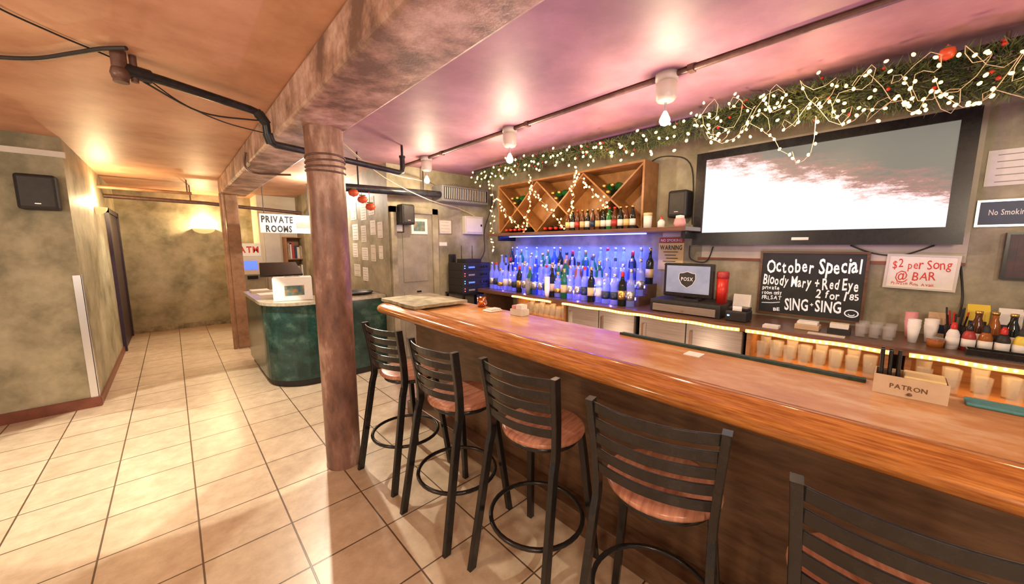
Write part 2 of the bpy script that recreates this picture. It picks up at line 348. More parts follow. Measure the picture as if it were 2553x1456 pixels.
# ---------------------------------------------------------------- stools
def make_stool():
    r=thing('bar_stool','black ladder-back metal bar stool','stool',(0,0,0),0,'ladder-back stools along the bar')
    part('seat',MB().lathe([(0,.692),(.185,.692),(.198,.698),(.202,.708),(.198,.718),(.185,.724),(0,.722)],(.04,0,0),36),'seatw',r)
    b=MB().tube([(.04+.165*c_(a),.165*s_(a),.675) for a in [2*PI*i/28 for i in range(28)]],.014,8,True)
    b.box(-.13,.2,-.012,.012,.672,.692).box(.028,.052,-.165,.165,.672,.692)
    part('seat_frame',b,'black',r)
    def rect(p,wx,wy): return [Vector(p)+Vector(q) for q in ((-wx,-wy,0),(wx,-wy,0),(wx,wy,0),(-wx,wy,0))]
    for sg in (-1,1):
        pts=[(-.25,.215*sg,0),(-.145,.188*sg,.62),(-.128,.186*sg,.68),(-.126,.187*sg,.74),(-.135,.192*sg,.85),(-.168,.205*sg,1.055)]
        part('leg',MB().loft([rect(q,.021,.013) for q in pts]),'black',r,.004)
    for sg in (-1,1):
        pts=[(.215,.21*sg,0),(.15,.16*sg,.60),(.14,.152*sg,.68)]
        part('leg',MB().loft([rect(q,.016,.016) for q in pts]),'black',r,.004)
    for k in range(5):
        zc=1.03-.058*k; loops=[]
        xb=-.128-.04*(zc-.74)/.31; hw=.19+.014*(zc-.8)/.25
        for i in range(13):
            y=-hw+2*hw*i/12; x=xb-.05*(1-(y/hw)**2); 
            loops.append([(x-.005,y,zc-.019),(x+.005,y,zc-.019),(x+.005-.004,y,zc+.019),(x-.005-.004,y,zc+.019)])
        part('slat',MB().loft(loops,True,False),'black',r,.003)
    part('foot_ring',MB().tube([(-.01+.225*c_(a),.225*s_(a),.27) for a in [2*PI*i/36 for i in range(36)]],.011,8,True),'black',r)
    return r
st=[(1.125,2.30,6.8),(1.135,1.675,2.8),(1.215,1.11,6),(1.225,.52,12),(1.19,-.065,9)]
SL=['farthest bar stool, black ladder-back, standing nearest the round pillar','black ladder-back bar stool, second from the round pillar','black ladder-back bar stool, middle one of the five along the bar','black ladder-back bar stool with whole wide back in front, fourth from pillar','nearest ladder-back bar stool, cut off at bottom right corner']
proto=make_stool()
for i,(x,y,a) in enumerate(st):
    o=proto if i==0 else dup(proto,(x,y,0))
    o.location=(x,y,0); o.rotation_euler=(0,0,math.radians(a)); o['label']=SL[i]
# ---------------------------------------------------------------- back counter
ZC=1.015
t=thing('back_counter','dark wooden back bar worktop along the wall','counter',(3.2,1,ZC-.045),world=True)
part('counter_top',MB().box(2.92,3.495,-1.6,3.78,ZC-.045,ZC),'darkwood',t,.005)
ZU=ZC-.045
t=thing('end_panel','dark wooden panel supporting far end of the back worktop','panel',(3.24,3.72,0),world=True)
part('board',MB().box(3.0,3.48,3.70,3.75,0,ZU),'darkwood',t); part('foot',MB().box(2.99,3.49,3.69,3.76,0,.05),'darkwood',t)
R1,R2=ZC+.09,ZC+.19
for nm,x0,z0,z1 in (('lower',3.14,ZC,R1),('upper',3.31,R1,R2)):
    t=thing('bottle_riser','%s dark riser step under the liquor bottles with blue light strip'%nm,'riser',((x0+3.495)/2,2.67,z0),0,'bottle risers',True)
    part('step',MB().box(x0,3.495,1.62,3.72,z0,z1-.0005),'darkwood',t); part('light_strip',MB().box(x0-.012,x0,1.65,3.7,z1-.035,z1-.01),'bluelight',t)
def cooler(y0,y1,label):
    t=thing('bar_cooler',label,'cooler',(3.22,(y0+y1)/2,0),0,'steel coolers under the back bar',True)
    part('body',MB().box(3.02,3.44,y0+.01,y1-.01,0,ZU-.001),'blackm',t)
    m_=(y0+y1)/2
    for a,b_ in ((y0+.015,m_-.004),(m_+.004,y1-.015)):
        d_=part('door',MB().box(2.985,3.02,a,b_,.12,ZU-.012),'steel',t,.005)
        part('handle',MB().box(2.965,2.985,b_-.05,b_-.03,.62,.90),'chrome',d_)
cooler(1.56,2.34,'steel under-counter cooler below the till, farther from camera')
cooler(.71,1.54,'steel under-counter cooler beside the open glass cabinet')
def tumbler(r0,r1,h,th=.003): return MB().lathe([(0,.004),(r0-th,.006),(r1-th,h),(r1,h),(r0,0),(0,0)],n=18)
def gcab(y0,y1,label,n,where):
    t=thing('glass_cabinet',label,'cabinet',(3.2,(y0+y1)/2,0),0,'open cabinets under the back bar',True)
    part('side_panel',MB().box(2.99,3.44,y0,y0+.025,0,ZU-.001),'wood',t); part('side_panel',MB().box(2.99,3.44,y1-.025,y1,0,ZU-.001),'wood',t)
    part('back_panel',MB().box(3.40,3.44,y0+.025,y1-.025,0,ZU-.001),'wood',t)
    part('shelf',MB().box(2.99,3.40,y0+.025,y1-.025,.755,.77),'wood',t); part('shelf',MB().box(2.99,3.40,y0+.025,y1-.025,.36,.38),'wood',t)
    for row in (0,1):
        for i in range(n):
            y=y1-.08-(y1-y0-.16)*i/(n-1)
            g=solo('glass',tumbler(.026,.034,.12+.02*((i+row)%2)),'glass','clear tumbler, %s from the left in %s row of %s'%(ORD[i],('front','rear')[row],where),'glass','clean tumblers in the cabinets')
            g.location=(3.06+.12*row,y,.77)
gcab(-.02,.70,'open wooden cabinet of tumblers, nearer the coolers',8,'middle cabinet')
gcab(-.86,-.08,'open wooden cabinet of tumblers at the right frame edge',7,'right cabinet')
gcab(2.36,3.1,'open wooden cabinet of tumblers left of the coolers',8,'left cabinet')
def rope(y0,y1,label,x=2.909,z=ZU+.012):
    n=int(abs(y1-y0)/.05); pts=[(x,y0+(y1-y0)*i/n,z+.003*s_(i*.8)) for i in range(n+1)]
    o=solo('rope_light',MB().tube(pts,.0125,8),'rope',label,'rope light','rope lights along the back bar')
    b=MB(); k=int(abs(y1-y0)/.03)
    for i in range(k):
        y=y0+(y1-y0)*(i+.5)/k; b.lathe([(0,-.0095),(.006,-.006),(.0085,0),(.006,.006),(0,.0095)],Vector((x-.008,y,z+.002))-o.location,8)
    q=bpy.data.objects.new('bead',b.mesh('bead',X['ropehot'])); C.objects.link(q); q.parent=o
rope(2.34,.73,'glowing rope light along counter edge over the steel coolers')
rope(.69,-.03,'glowing rope light along counter edge over the middle glass cabinet')
rope(-.09,-1.2,'glowing rope light along counter edge at the right frame edge')
rope(3.1,2.5,'short glowing rope light along counter edge below the bottles')
# ---------------------------------------------------------------- bottles
BK={}
def prof_b(k):
    S=1.05
    if k=='winer': S=1; k='wine'
    if k=='beer': S=1
    def sc(p,cz,cr,lr,l,h): return [(r*S,z*S) for r,z in p],cz*S,cr*S,lr*S,(l[0]*S,l[1]*S),h*S
    if k=='tall': return sc([(0,0),(.034,0),(.035,.005),(.035,.20),(.032,.215),(.018,.24),(.0145,.26),(.0135,.305),(0,.305)],.305,.015,.035,(.06,.14),.335)
    if k=='square': return sc([(0,0),(.038,0),(.039,.006),(.039,.18),(.034,.20),(.018,.215),(.015,.255),(0,.255)],.255,.018,.039,(.05,.12),.285)
    if k=='wine': return sc([(0,0),(.035,0),(.037,.006),(.037,.185),(.033,.205),(.018,.235),(.0145,.25),(.0145,.30),(0,.30)],.262,.0155,.037,(.06,.14),.305)
    if k=='beer': return sc([(0,0),(.026,0),(.027,.005),(.027,.115),(.023,.135),(.013,.17),(.0125,.20),(0,.20)],.195,.0145,.027,(.03,.09),.21)
    if k=='round': return sc([(0,0),(.034,0),(.041,.012),(.042,.08),(.038,.13),(.026,.17),(.015,.19),(.0145,.235),(0,.235)],.235,.018,.042,(.05,.10),.265)
def bottle(kind,body,cap,lab,loc,label,group,rot=None):
    key=(kind,body,cap,lab)
    if key not in BK:
        r=thing('bottle',label,'bottle',loc,0,group)
        pr,cz,cr,lr,(l0,l1),h=prof_b(kind)
        part('glass_body',MB().lathe(pr,n=16),body,r)
        part('cap',MB().lathe([(0,h),(cr,h),(cr,cz),(cr-.004,cz)],n=12),cap,r)
        if lab: part('paper_label',MB().lathe([(lr+.0003,l0),(lr+.001,l0),(lr+.001,l1),(lr+.0003,l1)],n=16),lab,r)
        BK[key]=r
    else:
        r=dup(BK[key],loc,(0,0,0),label,group)
    if rot: r.rotation_euler=rot
    return r
DN={'bclear':'clear','bblue':'blue','bgreen':'green','bbrown':'brown','bdark':'near-black','bamber':'amber'}
LN={'paper':'white','signred':'red','gold':'gold','navy':'navy','signcream':'cream','ink':'black','yellow':'yellow','silver':'silver'}
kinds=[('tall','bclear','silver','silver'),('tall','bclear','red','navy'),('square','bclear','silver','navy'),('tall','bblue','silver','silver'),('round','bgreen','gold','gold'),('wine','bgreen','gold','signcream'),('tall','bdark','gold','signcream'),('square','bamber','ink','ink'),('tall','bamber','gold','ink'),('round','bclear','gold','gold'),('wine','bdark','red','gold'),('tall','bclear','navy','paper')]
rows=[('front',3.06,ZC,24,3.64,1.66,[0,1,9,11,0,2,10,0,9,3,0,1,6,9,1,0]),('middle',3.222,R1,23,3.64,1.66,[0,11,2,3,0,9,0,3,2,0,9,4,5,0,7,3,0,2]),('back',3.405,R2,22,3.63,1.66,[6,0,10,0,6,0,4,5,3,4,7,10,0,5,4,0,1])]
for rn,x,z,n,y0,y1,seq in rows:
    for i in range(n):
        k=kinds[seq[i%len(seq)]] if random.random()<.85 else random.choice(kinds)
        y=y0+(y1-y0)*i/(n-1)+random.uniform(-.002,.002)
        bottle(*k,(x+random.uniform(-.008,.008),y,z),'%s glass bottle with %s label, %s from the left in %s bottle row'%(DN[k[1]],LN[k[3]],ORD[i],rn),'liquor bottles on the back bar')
# ---------------------------------------------------------------- wine rack & shelf
t=thing('wall_shelf','long dark wall shelf under the wine rack','shelf',(3.3,2.5,1.70),world=True)
part('board',MB().box(3.05,3.5,1.2,3.74,1.70,1.735),'darkwood',t,.003)
part('bracket',MB().box(3.2,3.5,1.26,1.29,1.64,1.70),'black',t); part('bracket',MB().box(3.2,3.5,3.66,3.69,1.64,1.70),'black',t)
part('light_strip',MB().box(3.36,3.39,1.7,3.64,1.69,1.70),'bluelight',t)
ya,yb,za,zb=1.68,3.68,1.7355,2.34
t=thing('wine_rack','wooden wine rack with crossed diagonal dividers','rack',(3.36,2.7,za),world=True)
part('side_panel',MB().box(3.22,3.497,ya-.02,ya,za,zb),'rackwood',t); part('side_panel',MB().box(3.22,3.497,yb,yb+.02,za,zb),'rackwood',t)
part('top_panel',MB().box(3.22,3.497,ya-.02,yb+.02,zb,zb+.02),'rackwood',t); part('back_panel',MB().box(3.485,3.497,ya,yb,za,zb),'rackwood',t)
cw=(yb-ya)/3
for i in range(3):
    a=ya+cw*i; b_=a+cw
    for q in (1,-1):
        p0,p1=((a,za+.009),(b_,zb-.009)) if q>0 else ((a,zb-.009),(b_,za+.009))
        dx,dz=p1[0]-p0[0],p1[1]-p0[1]; L=math.hypot(dx,dz); nx,nz=-dz/L*.008,dx/L*.008
        part('divider',MB().prism([(p0[0]+nx,p0[1]+nz),(p0[0]-nx,p0[1]-nz),(p1[0]-nx,p1[1]-nz),(p1[0]+nx,p1[1]+nz)],3.225 if q>0 else 3.227,3.485,'x'),'rackwood',t)
for i in range(3):
    yc=yb-cw*(i+.5)
    nm=('left','middle','right')[i]
    for j,dy in enumerate((.16,.08,0,-.08,-.16)):
        bottle('winer','bdark','red','paper',(3.48,yc+dy,za+.0385),'dark wine bottle lying %s from left at bottom of %s rack section'%(ORD[j],nm),'wine bottles lying in the rack',(0,-PI/2,0))
    for j,(dy,dz) in enumerate(((0,.068),(.045,.13),(-.045,.13))):
        bottle('winer','bgreen' if j else 'bdark','gold','signcream',(3.48,yc+dy,(za+zb)/2+dz),'%s wine bottle lying %s in upper V of %s rack section'%(('dark','green','green')[j],('lowest','left','right')[j],nm),'wine bottles lying in the rack',(0,-PI/2,0))
ybr=[2.45-.062*i for i in range(13)]
for i,y in enumerate(ybr):
    k=[('beer','bbrown','gold','signcream'),('beer','bdark','gold','paper'),('beer','bbrown','red','signred'),('beer','bgreen','red','paper'),('beer','bbrown','silver','navy')][(0,1,2,0,1,4,0,1,3,2,1,0,1)[i]]
    bottle(*k,(3.12,y,1.735),'%s beer bottle with %s label, %s from left on wall shelf'%(DN[k[1]],LN[k[3]],ORD[i]),'beer bottles on the wall shelf')
t=thing('jar','white plastic tub with pale lid beside the beer bottles','jar',(3.15,1.575,1.735))
part('body',MB().lathe([(0,0),(.035,0),(.037,.11),(0,.11)]),'foam',t); part('lid',MB().lathe([(0,.11),(.039,.11),(.039,.135),(0,.135)]),'signcream',t)
t=thing('bottle','white squeeze bottle on the shelf below the small speaker','bottle',(3.13,1.44,1.735))
part('body',MB().lathe([(0,0),(.03,0),(.03,.05),(.012,.07),(0,.07)]),'foam',t); part('cap',MB().lathe([(.011,.07),(.011,.085),(.004,.10),(0,.10)]),'red',t)
t=thing('jar','pink jar with pale lid at the right end of wall shelf','jar',(3.15,1.29,1.735))
part('body',MB().lathe([(0,0),(.04,0),(.048,.03),(.04,.07),(0,.07)]),'pink',t); part('lid',MB().lathe([(0,.07),(.035,.07),(.033,.095),(0,.10)]),'paper',t)
# ---------------------------------------------------------------- speakers
def speaker(face,c,w,h,dp,label,roll=0):
    x,y,z=c; t=thing('speaker',label,'speaker',(x,y,z-h/2),world=True)
    if face=='X':
        part('cabinet',MB().box(x-dp,x-.02,y-w/2,y+w/2,z-h/2,z+h/2),'blackm',t,.02)
        part('grille',MB().box(x-dp-.006,x-dp,y-w/2+.02,y+w/2-.02,z-h/2+.025,z+h/2-.025),'wireg',t,.004)
        part('bracket',MB().box(x-.02,x,y-.03,y+.03,z-.04,z+.04),'black',t)
    else:
        part('cabinet',MB().box(x-w/2,x+w/2,y-dp,y-.02,z-h/2,z+h/2),'blackm',t,.02)
        part('grille',MB().box(x-w/2+.02,x+w/2-.02,y-dp-.006,y-dp,z-h/2+.025,z+h/2-.025),'wireg',t,.004)
        part('bracket',MB().box(x-.03,x+.03,y-.02,y,z-.04,z+.04),'black',t)
    part('badge',(MB().cbox((x-dp-.007,y,z-h/2+.05),(.003,.035,.006)) if face=='X' else MB().cbox((x,y-dp-.007,z-h/2+.05),(.035,.003,.006))),'silver',t)
speaker('Y',(-.805,5.3,2.04),.23,.30,.16,'black speaker mounted on the left wall block')
speaker('X',(3.5,1.40,1.95),.17,.24,.17,'small black speaker between wine rack and television')
speaker('Y',(2.11,4.225,1.95),.17,.24,.17,'small black speaker high on end wall beside the papers')
# ---------------------------------------------------------------- television
t=thing('wall_panel','pale backboard with dark red edge behind the television','panel',(3.495,.5,1.45),world=True)
part('board',MB().box(3.494,3.5,-.28,1.22,1.475,2.4),'panelw',t); part('edge',MB().box(3.49,3.5,-.28,1.25,1.455,1.475),'base_red',t)
t=thing('television','large flat wall television with glossy black frame','television',(3.43,.51,1.58),world=True)
y0,y1,z0,z1=-.25,1.27,1.585,2.36
part('housing',MB().box(3.405,3.47,y0+.01,y1-.01,z0+.01,z1-.01),'blackm',t,.01)
b=MB().box(3.385,3.41,y0,y1,z0,z0+.105).box(3.385,3.41,y0,y1,z1-.06,z1).box(3.385,3.41,y0,y0+.075,z0+.105,z1-.06).box(3.385,3.41,y1-.075,y1,z0+.105,z1-.06)
part('frame',b,'black',t)
part('screen',MB().box(3.398,3.405,y0+.075,y1-.075,z0+.105,z1-.06),'tvpic',t)
part('badge',MB().box(3.382,3.385,.46,.56,z0+.035,z0+.055),'silver',t)
part('wall_mount',MB().box(3.46,3.494,.3,.7,1.8,2.15),'black',t)
# ---------------------------------------------------------------- signs helper
def sign(face,c,w,h,label,name='sign',cat='sign',board='paper',lines=(),ink='ink',thk=.006,frame=None,rules=0,picture=None,group=None,jit=0,rulem='inkg',off=.014):
    x,y,z=c; t=thing(name,label,cat,(x,y,z-h/2),0,group,True)
    def bx(mb,a0,a1,b0,b1,d0,d1):
        if face=='X': return mb.box(x-d1,x-d0,y-a1,y-a0,z+b0,z+b1)
        return mb.box(x+a0,x+a1,y-d1,y-d0,z+b0,z+b1)
    part('board',bx(MB(),-w/2,w/2,-h/2,h/2,0,thk),board,t)
    if frame:
        f=.012 if w<.5 else .016; b=MB()
        bx(b,-w/2-f,w/2+f,h/2,h/2+f,0,thk+.006); bx(b,-w/2-f,w/2+f,-h/2-f,-h/2,0,thk+.006); bx(b,-w/2-f,-w/2,-h/2,h/2,0,thk+.006); bx(b,w/2,w/2+f,-h/2,h/2,0,thk+.006)
        part('frame',b,frame,t)
    if picture: part('picture',bx(MB(),-w*.4,w*.4,-h*.35,h*.38,thk,thk+.001),picture,t)
    if rules:
        b=MB()
        for i in range(rules):
            zz=h*.36-h*.75*i/max(rules-1,1); ww=w*random.uniform(.25,.4)
            bx(b,-w*.38,ww,zz-h*.012,zz+h*.012,thk,thk+.001)
        part('printed_lines',b,rulem,t)
    if lines:
        b=MB()
        for ln in lines:
            s,size,a,bz,fit=ln[:5]; roll=ln[5] if len(ln)>5 else 0
            Mx=fX(x-thk-.0015,y-a,z+bz,roll) if face=='X' else fY(x+a,y-thk-.0015,z+bz,roll)
            b.text(s,Mx,size,fit,jit if len(ln)<7 else ln[6],off=off)
        part('lettering',b,ink,t)
    return t
t=sign('X',(3.49,.447,1.285),.60,.47,'black chalkboard of drink specials in chalk under the television','chalkboard','chalkboard','slate',
 [('October Special',.145,-.27,.085,.55,.03),('Bloody Mary + Red Eye',.11,-.285,-.01,.56,-.03),('2 for 1',.085,.05,-.088,.165,-.03),('private',.042,-.285,-.055,.11,.05),('room only',.042,-.285,-.095,.13,.05),('FRI.SAT',.045,-.285,-.138,.13,.06),('SING',.13,-.13,-.205,.145,.06,.07),('+',.05,.025,-.165,.02),('SING',.12,.055,-.195,.145,.02,.07),('85',.06,.235,-.09,.05),('BE',.034,-.2,-.22,.04)],'chalk',.01,'darkwood',jit=.15,off=.02)
b=MB(); y_,z_=.447-.255,1.285-.185
part('chalk_oval',b.tube([(3.479,y_+.035*c_(a),z_+.025*s_(a)) for a in [2*PI*i/20 for i in range(20)]],.004,5,True),'chalk',t)
part('chalk_smile',MB().tube([(3.479,y_+.016*c_(a),z_-.004+.010*s_(a)) for a in [PI+PI*i/8 for i in range(9)]],.003,5),'chalk',t)
part('chalk_line',MB().tube([(3.479,.73,1.12),(3.479,.66,1.125),(3.479,.61,1.135)],.003,5),'chalk',t)
t=sign('X',(3.49,-.10,1.41),.29,.20,'white handwritten price board in red marker under the television','whiteboard','sign','paper',
 [('$2 per Song',.082,-.125,.022,.25,.02),('@ BAR',.075,-.10,-.052,.17,.02),('Private Rm. Avail.',.026,-.12,-.086,.19)],'inkr',.01,'porcelain',jit=.2,off=.002)
t.rotation_euler=(math.radians(1.5),0,0)
sign('X',(3.5,1.50,1.63),.23,.05,'small red no-smoking sign above the cream warning notice','sign','sign','signred',[('NO SMOKING',.036,-.1,-.013,.2)],'inkw')
o=sign('X',(3.5,1.50,1.475),.24,.255,'cream warning notice on wall left of the till','sign','sign','signcream',[('WARNING',.06,-.105,.065,.21)],'ink',off=.024)
b=MB()
for i in range(5): b.box(3.4925,3.494,1.43+.02*(i%2),1.57-.015*(i%3),1.515-.03*i,1.522-.03*i)
part('printed_lines',b,'ink',o)
sign('X',(3.5,1.50,1.683),.17,.04,'tiny pale notice directly under the wall shelf','sign','sign','offwhite',rules=2)
sign('X',(3.5,-.45,2.02),.30,.20,'white notice sheet on wall right of the television','notice','notice','paper',rules=5)
sign('X',(3.5,-.46,1.765),.32,.13,'navy no-smoking sign right of the television','sign','sign','navy',[('No Smoking',.045,-.125,-.01,.14)],'inkw',frame='silver')
sign('X',(3.5,-.57,1.52),.30,.24,'dark framed picture low on wall right of the television','picture','picture','photodark',frame='black',picture='photodark',thk=.05)
sign('Y',(2.06,4.225,1.79),.10,.08,'small framed notice beside the grey door top','notice','notice','paper',rules=3,frame='black')
sign('Y',(2.33,4.215,1.82),.20,.17,'framed colour picture on the grey door','picture','picture','paper',frame='white',picture='photo')
sign('Y',(2.74,4.25,1.83),.18,.17,'framed certificate right of the grey door','certificate','notice','offwhite',frame='silver',rules=4)
sign('Y',(2.70,4.25,1.60),.12,.05,'small pale label plate right of the grey door','plate','sign','paper',rules=2)
t=thing('fuse_box','pale grey fuse box on the end wall beside wine rack','fuse box',(3.2,4.25,1.72),world=True)
part('box',MB().box(3.02,3.34,4.17,4.25,1.74,1.99),'porcelain',t,.006); part('door',MB().box(3.05,3.31,4.16,4.17,1.77,1.96),'white',t); part('latch',MB().box(3.28,3.30,4.15,4.16,1.85,1.88),'black',t)
t=thing('wall_phone','small black intercom handset on end wall','phone',(2.83,4.25,1.28),world=True)
part('base',MB().box(2.78,2.88,4.21,4.25,1.28,1.46),'blackm',t,.008); part('handset',MB().box(2.79,2.825,4.18,4.21,1.29,1.45),'black',t,.008)
t=thing('air_conditioner','grey wall air conditioner with dark grille on end wall','air conditioner',(2.9,4.2,2.16),world=True)
part('housing',MB().box(2.55,3.30,4.0,4.25,2.14,2.34),'acgrey',t,.008)
b=MB().box(2.58,3.27,3.994,4.0,2.17,2.32); part('grille',b,'blackm',t)
b=MB()
for i in range(24): b.box(2.59+.028*i,2.596+.028*i,3.988,3.994,2.175,2.315)
part('louvre',b,'porcelain',t)
# amp rack
t=thing('equipment_stand','black metal stand carrying the karaoke amplifiers','stand',(2.95,4.0,0),world=True)
for xx in (2.72,3.2):
    for yy in (3.82,4.2): part('leg',MB().box(xx-.015,xx+.015,yy-.015,yy+.015,0,.93),'black',t)
part('shelf',MB().box(2.70,3.22,3.8,4.22,.93,.95),'black',t); part('shelf',MB().box(2.70,3.22,3.8,4.22,.5,.52),'black',t)
for i in range(4):
    z=.95+.10*i
    t=thing('amplifier','black amplifier, %s in stack on equipment stand'%['lowest','second from bottom','third from bottom','topmost'][i],'amplifier',(2.96,4.0,z),0,'stacked amplifiers',True)
    part('chassis',MB().box(2.73,3.19,3.84,4.18,z,z+.0995),'blackm',t,.004)
    part('display',MB().box(2.82,2.92,3.836,3.84,z+.035,z+.055),'atmblue' if i%2 else 'inkg',t)
    for k in range(3): part('knob',MB().cyl((3.03+.045*k,3.84,z+.045),(3.03+.045*k,3.82,z+.045),.014),'black',t)
    part('lamp',MB().box(2.755,2.765,3.836,3.84,z+.03,z+.04).box(2.755,2.765,3.836,3.84,z+.06,z+.07),'led' if i%2 else 'ledr',t)
t=thing('microphone_receiver','small black receiver with two antennas on top amplifier','receiver',(2.9,4.0,1.35),world=True)
part('chassis',MB().box(2.82,3.08,3.9,4.1,1.35,1.40),'blackm',t); 
for xx in (2.86,3.04): part('antenna',MB().cyl((xx,4.05,1.40),(xx,4.05,1.58),.006,.004,8),'black',t)
# ---------------------------------------------------------------- papers on side wall
cols=[(4.48,.15),(4.72,.19),(5.02,.23),(5.35,.25)]
for ci,(yc,w) in enumerate(cols):
    for ri,(zc,h) in enumerate([(2.05,.24),(1.76,.23),(1.47,.22),(1.20,.20)]):
        if (ci,ri) in ((0,0),(0,3),(1,3)): continue
        nm='sheet of paper on side wall, %s row from top, %s column from the door'%(ORD[ri],ORD[ci])
        sign('X',(1.94,yc+random.uniform(-.02,.02),zc+random.uniform(-.025,.025)+.03*(ci%2)),w*random.uniform(.75,1),h*random.uniform(.72,1),nm,'paper_sheet','paper','paper' if (ci+ri)%3 else 'offwhite',rules=random.choice((3,5,6)),thk=.003,group='papers on the side wall')
# ---------------------------------------------------------------- reception
t=thing('reception_counter','curved green marble reception counter behind the pillar','counter',(1.2,5.0,0),world=True)
def outline(o,rad=.42):
    x0,y0=.68-o,4.42-o; p=[(1.93,y0)]
    r=rad+o*.5
    for i in range(11):
        a=-PI/2-PI/2*i/10; p.append((x0+r+r*c_(a),y0+r+r*s_(a)))
    p+=[(x0,6.0)]
    return p
b=MB(); pa=outline(0); pb=outline(-.06)
b.loft([[(*pa[i],.08),(*pa[i],.93),(*pb[i],.93),(*pb[i],.08)] for i in range(len(pa))],True,True)
b.sm=[False]*len(b.sm)
part('front_panel',b,'marble',t)
pa=outline(-.03); pb=outline(-.08); b=MB().loft([[(*pa[i],0),(*pa[i],.08),(*pb[i],.08),(*pb[i],0)] for i in range(len(pa))]); part('kick_base',b,'blackm',t)
pa=outline(.03); pb=outline(-.48); b=MB().loft([[(*pa[i],.93),(*pa[i],.965),(*pb[i],.965),(*pb[i],.93)] for i in range(len(pa))]); part('counter_top',b,'rtop',t)
t=thing('collection_box','white box with a picture on front, on reception counter','box',(.98,4.72,.965),math.radians(-12))
part('body',MB().box(-.19,.19,-.12,.12,0,.26),'foam',t,.006); part('picture',MB().box(-.08,.11,-.123,-.12,.06,.17),'photo',t); part('slot',MB().box(-.08,.08,-.01,.01,.26,.263),'ink',t)
t=thing('monitor','black slanted monitor behind the white box on reception','monitor',(.94,5.1,.965))
part('stand',MB().box(-.08,.08,-.06,.06,0,.02).box(-.02,.02,-.01,.02,.02,.3),'blackm',t); part('screen',MB().loft([[(-.22,-.09,.27),(.22,-.09,.27),(.22,-.08,.25),(-.22,-.08,.25)],[(-.19,.1,.41),(.19,.1,.41),(.19,.11,.39),(-.19,.11,.39)]]),'black',t)
t=thing('serving_tray','round black serving tray on right end of reception counter','tray',(1.70,4.7,.965))
part('dish',MB().lathe([(0,0),(.16,0),(.185,.03),(.18,.034),(.158,.008),(0,.008)],n=32),'black',t); part('napkin',MB().box(-.1,.02,-.1,-.02,.0085,.012),'paper',t)
solo('paper_sheet',MB().box(.75,.95,5.35,5.62,.9655,.968),'paper','loose white sheet lying on left arm of reception counter','paper')
solo('paper_sheet',MB().box(.72,.92,5.72,5.95,.9655,.99),'offwhite','stack of flyers at the far left end of reception counter','paper')
t=thing('hanging_sign','white hanging sign reading private rooms above the reception','sign',(1.3,6.5,1.77),world=True)
part('board',MB().box(.99,1.72,6.5,6.52,1.77,2.05),'foam',t)
part('lettering',MB().text('PRIVATE',fY(1.01,6.4985,1.925),.135,.41,off=.035).text('ROOMS',fY(1.06,6.4985,1.785),.135,.34,off=.035),'ink',t)
part('printed_panel',MB().box(1.46,1.70,6.497,6.499,1.85,1.94),'inkg',t)
part('cord',MB().cyl((1.05,6.51,2.05),(1.05,6.51,2.55),.006,n=6),'wireg',t); part('cord',MB().cyl((1.65,6.51,2.05),(1.65,6.51,2.55),.006,n=6),'wireg',t)
# atm
t=thing('cash_machine','grey cash machine with red lettered top and blue screen','cash machine',(1.05,8.3,0),world=True)
part('body',MB().box(.85,1.25,8.1,8.55,0,1.05),'greydoor',t,.01)
part('console',MB().prism([(8.1,1.05),(8.25,1.38),(8.55,1.38),(8.55,1.05)],.86,1.24,'x'),'porcelain',t,.008)
part('screen',MB().loft([[(.95,8.132,1.14),(1.15,8.132,1.14),(1.15,8.14,1.14),(.95,8.14,1.14)],[(.95,8.205,1.30),(1.15,8.205,1.30),(1.15,8.215,1.30),(.95,8.215,1.30)]]),'atmblue',t)
part('keypad',MB().box(.97,1.13,8.06,8.1,.97,1.03),'black',t)
part('topper',MB().box(.86,1.24,8.25,8.5,1.38,1.62),'foam',t,.01)
part('lettering',MB().text('ATM',fY(.90,8.248,1.45),.16,.30,off=.03),'inkr',t)
t=thing('bookshelf','wooden shelf unit of folders in the bright room behind reception','shelf',(1.9,8.45,0),world=True)
part('side_panel',MB().box(1.66,1.68,8.3,8.6,0,1.75),'wood',t); part('side_panel',MB().box(2.1,2.12,8.3,8.6,0,1.75),'wood',t); part('back_panel',MB().box(1.68,2.1,8.58,8.6,0,1.75),'wood',t)
for z in (.1,.5,.9,1.3,1.73): part('shelf',MB().box(1.68,2.1,8.3,8.58,z,z+.02),'wood',t)
for z,nm in ((1.32,'upper'),(.92,'lower')):
    x=1.69
    for i in range(7):
        w=random.choice((.03,.045,.05)); h=random.uniform(.22,.32)
        solo('folder',MB().box(x,x+w-.003,8.34,8.55,z,z+h),('books','paper','signred','navy','offwhite')[i%5],'%s folder from the left on %s shelf behind reception'%(ORD[i],nm),'folder','folders behind reception'); x+=w
# ---------------------------------------------------------------- sconces
def sconce(c,r,axis,label):
    x,y,z=c; t=thing('wall_sconce',label,'lamp',(x,y,z-.09),world=True)
    b=MB(); n=14; loops=[]
    for j in range(7):
        a=PI/2*j/6; rr=max(r*s_(a),.004); zz=z-.09*c_(a); l=[]
        for k in range(n+1):
            q=PI*k/n
            l.append((x-rr*c_(q),y-rr*s_(q)*.8,zz) if axis=='Y' else (x+rr*s_(q)*.8,y-rr*c_(q),zz))
        loops.append(l)
    b.loft(loops,False,True); part('bowl',b,'sconce',t)
    part('back_plate',MB().box(x-.04,x+.04,y-.015,y,z-.08,z-.03) if axis=='Y' else MB().box(x,x+.015,y-.04,y+.04,z-.08,z-.03),'gold',t)
sconce((.50,9.3,1.90),.17,'Y','small bowl sconce on the end wall of the corridor')
sconce((-.65,7.0,2.06),.13,'X','small bowl sconce high on left side of the corridor')
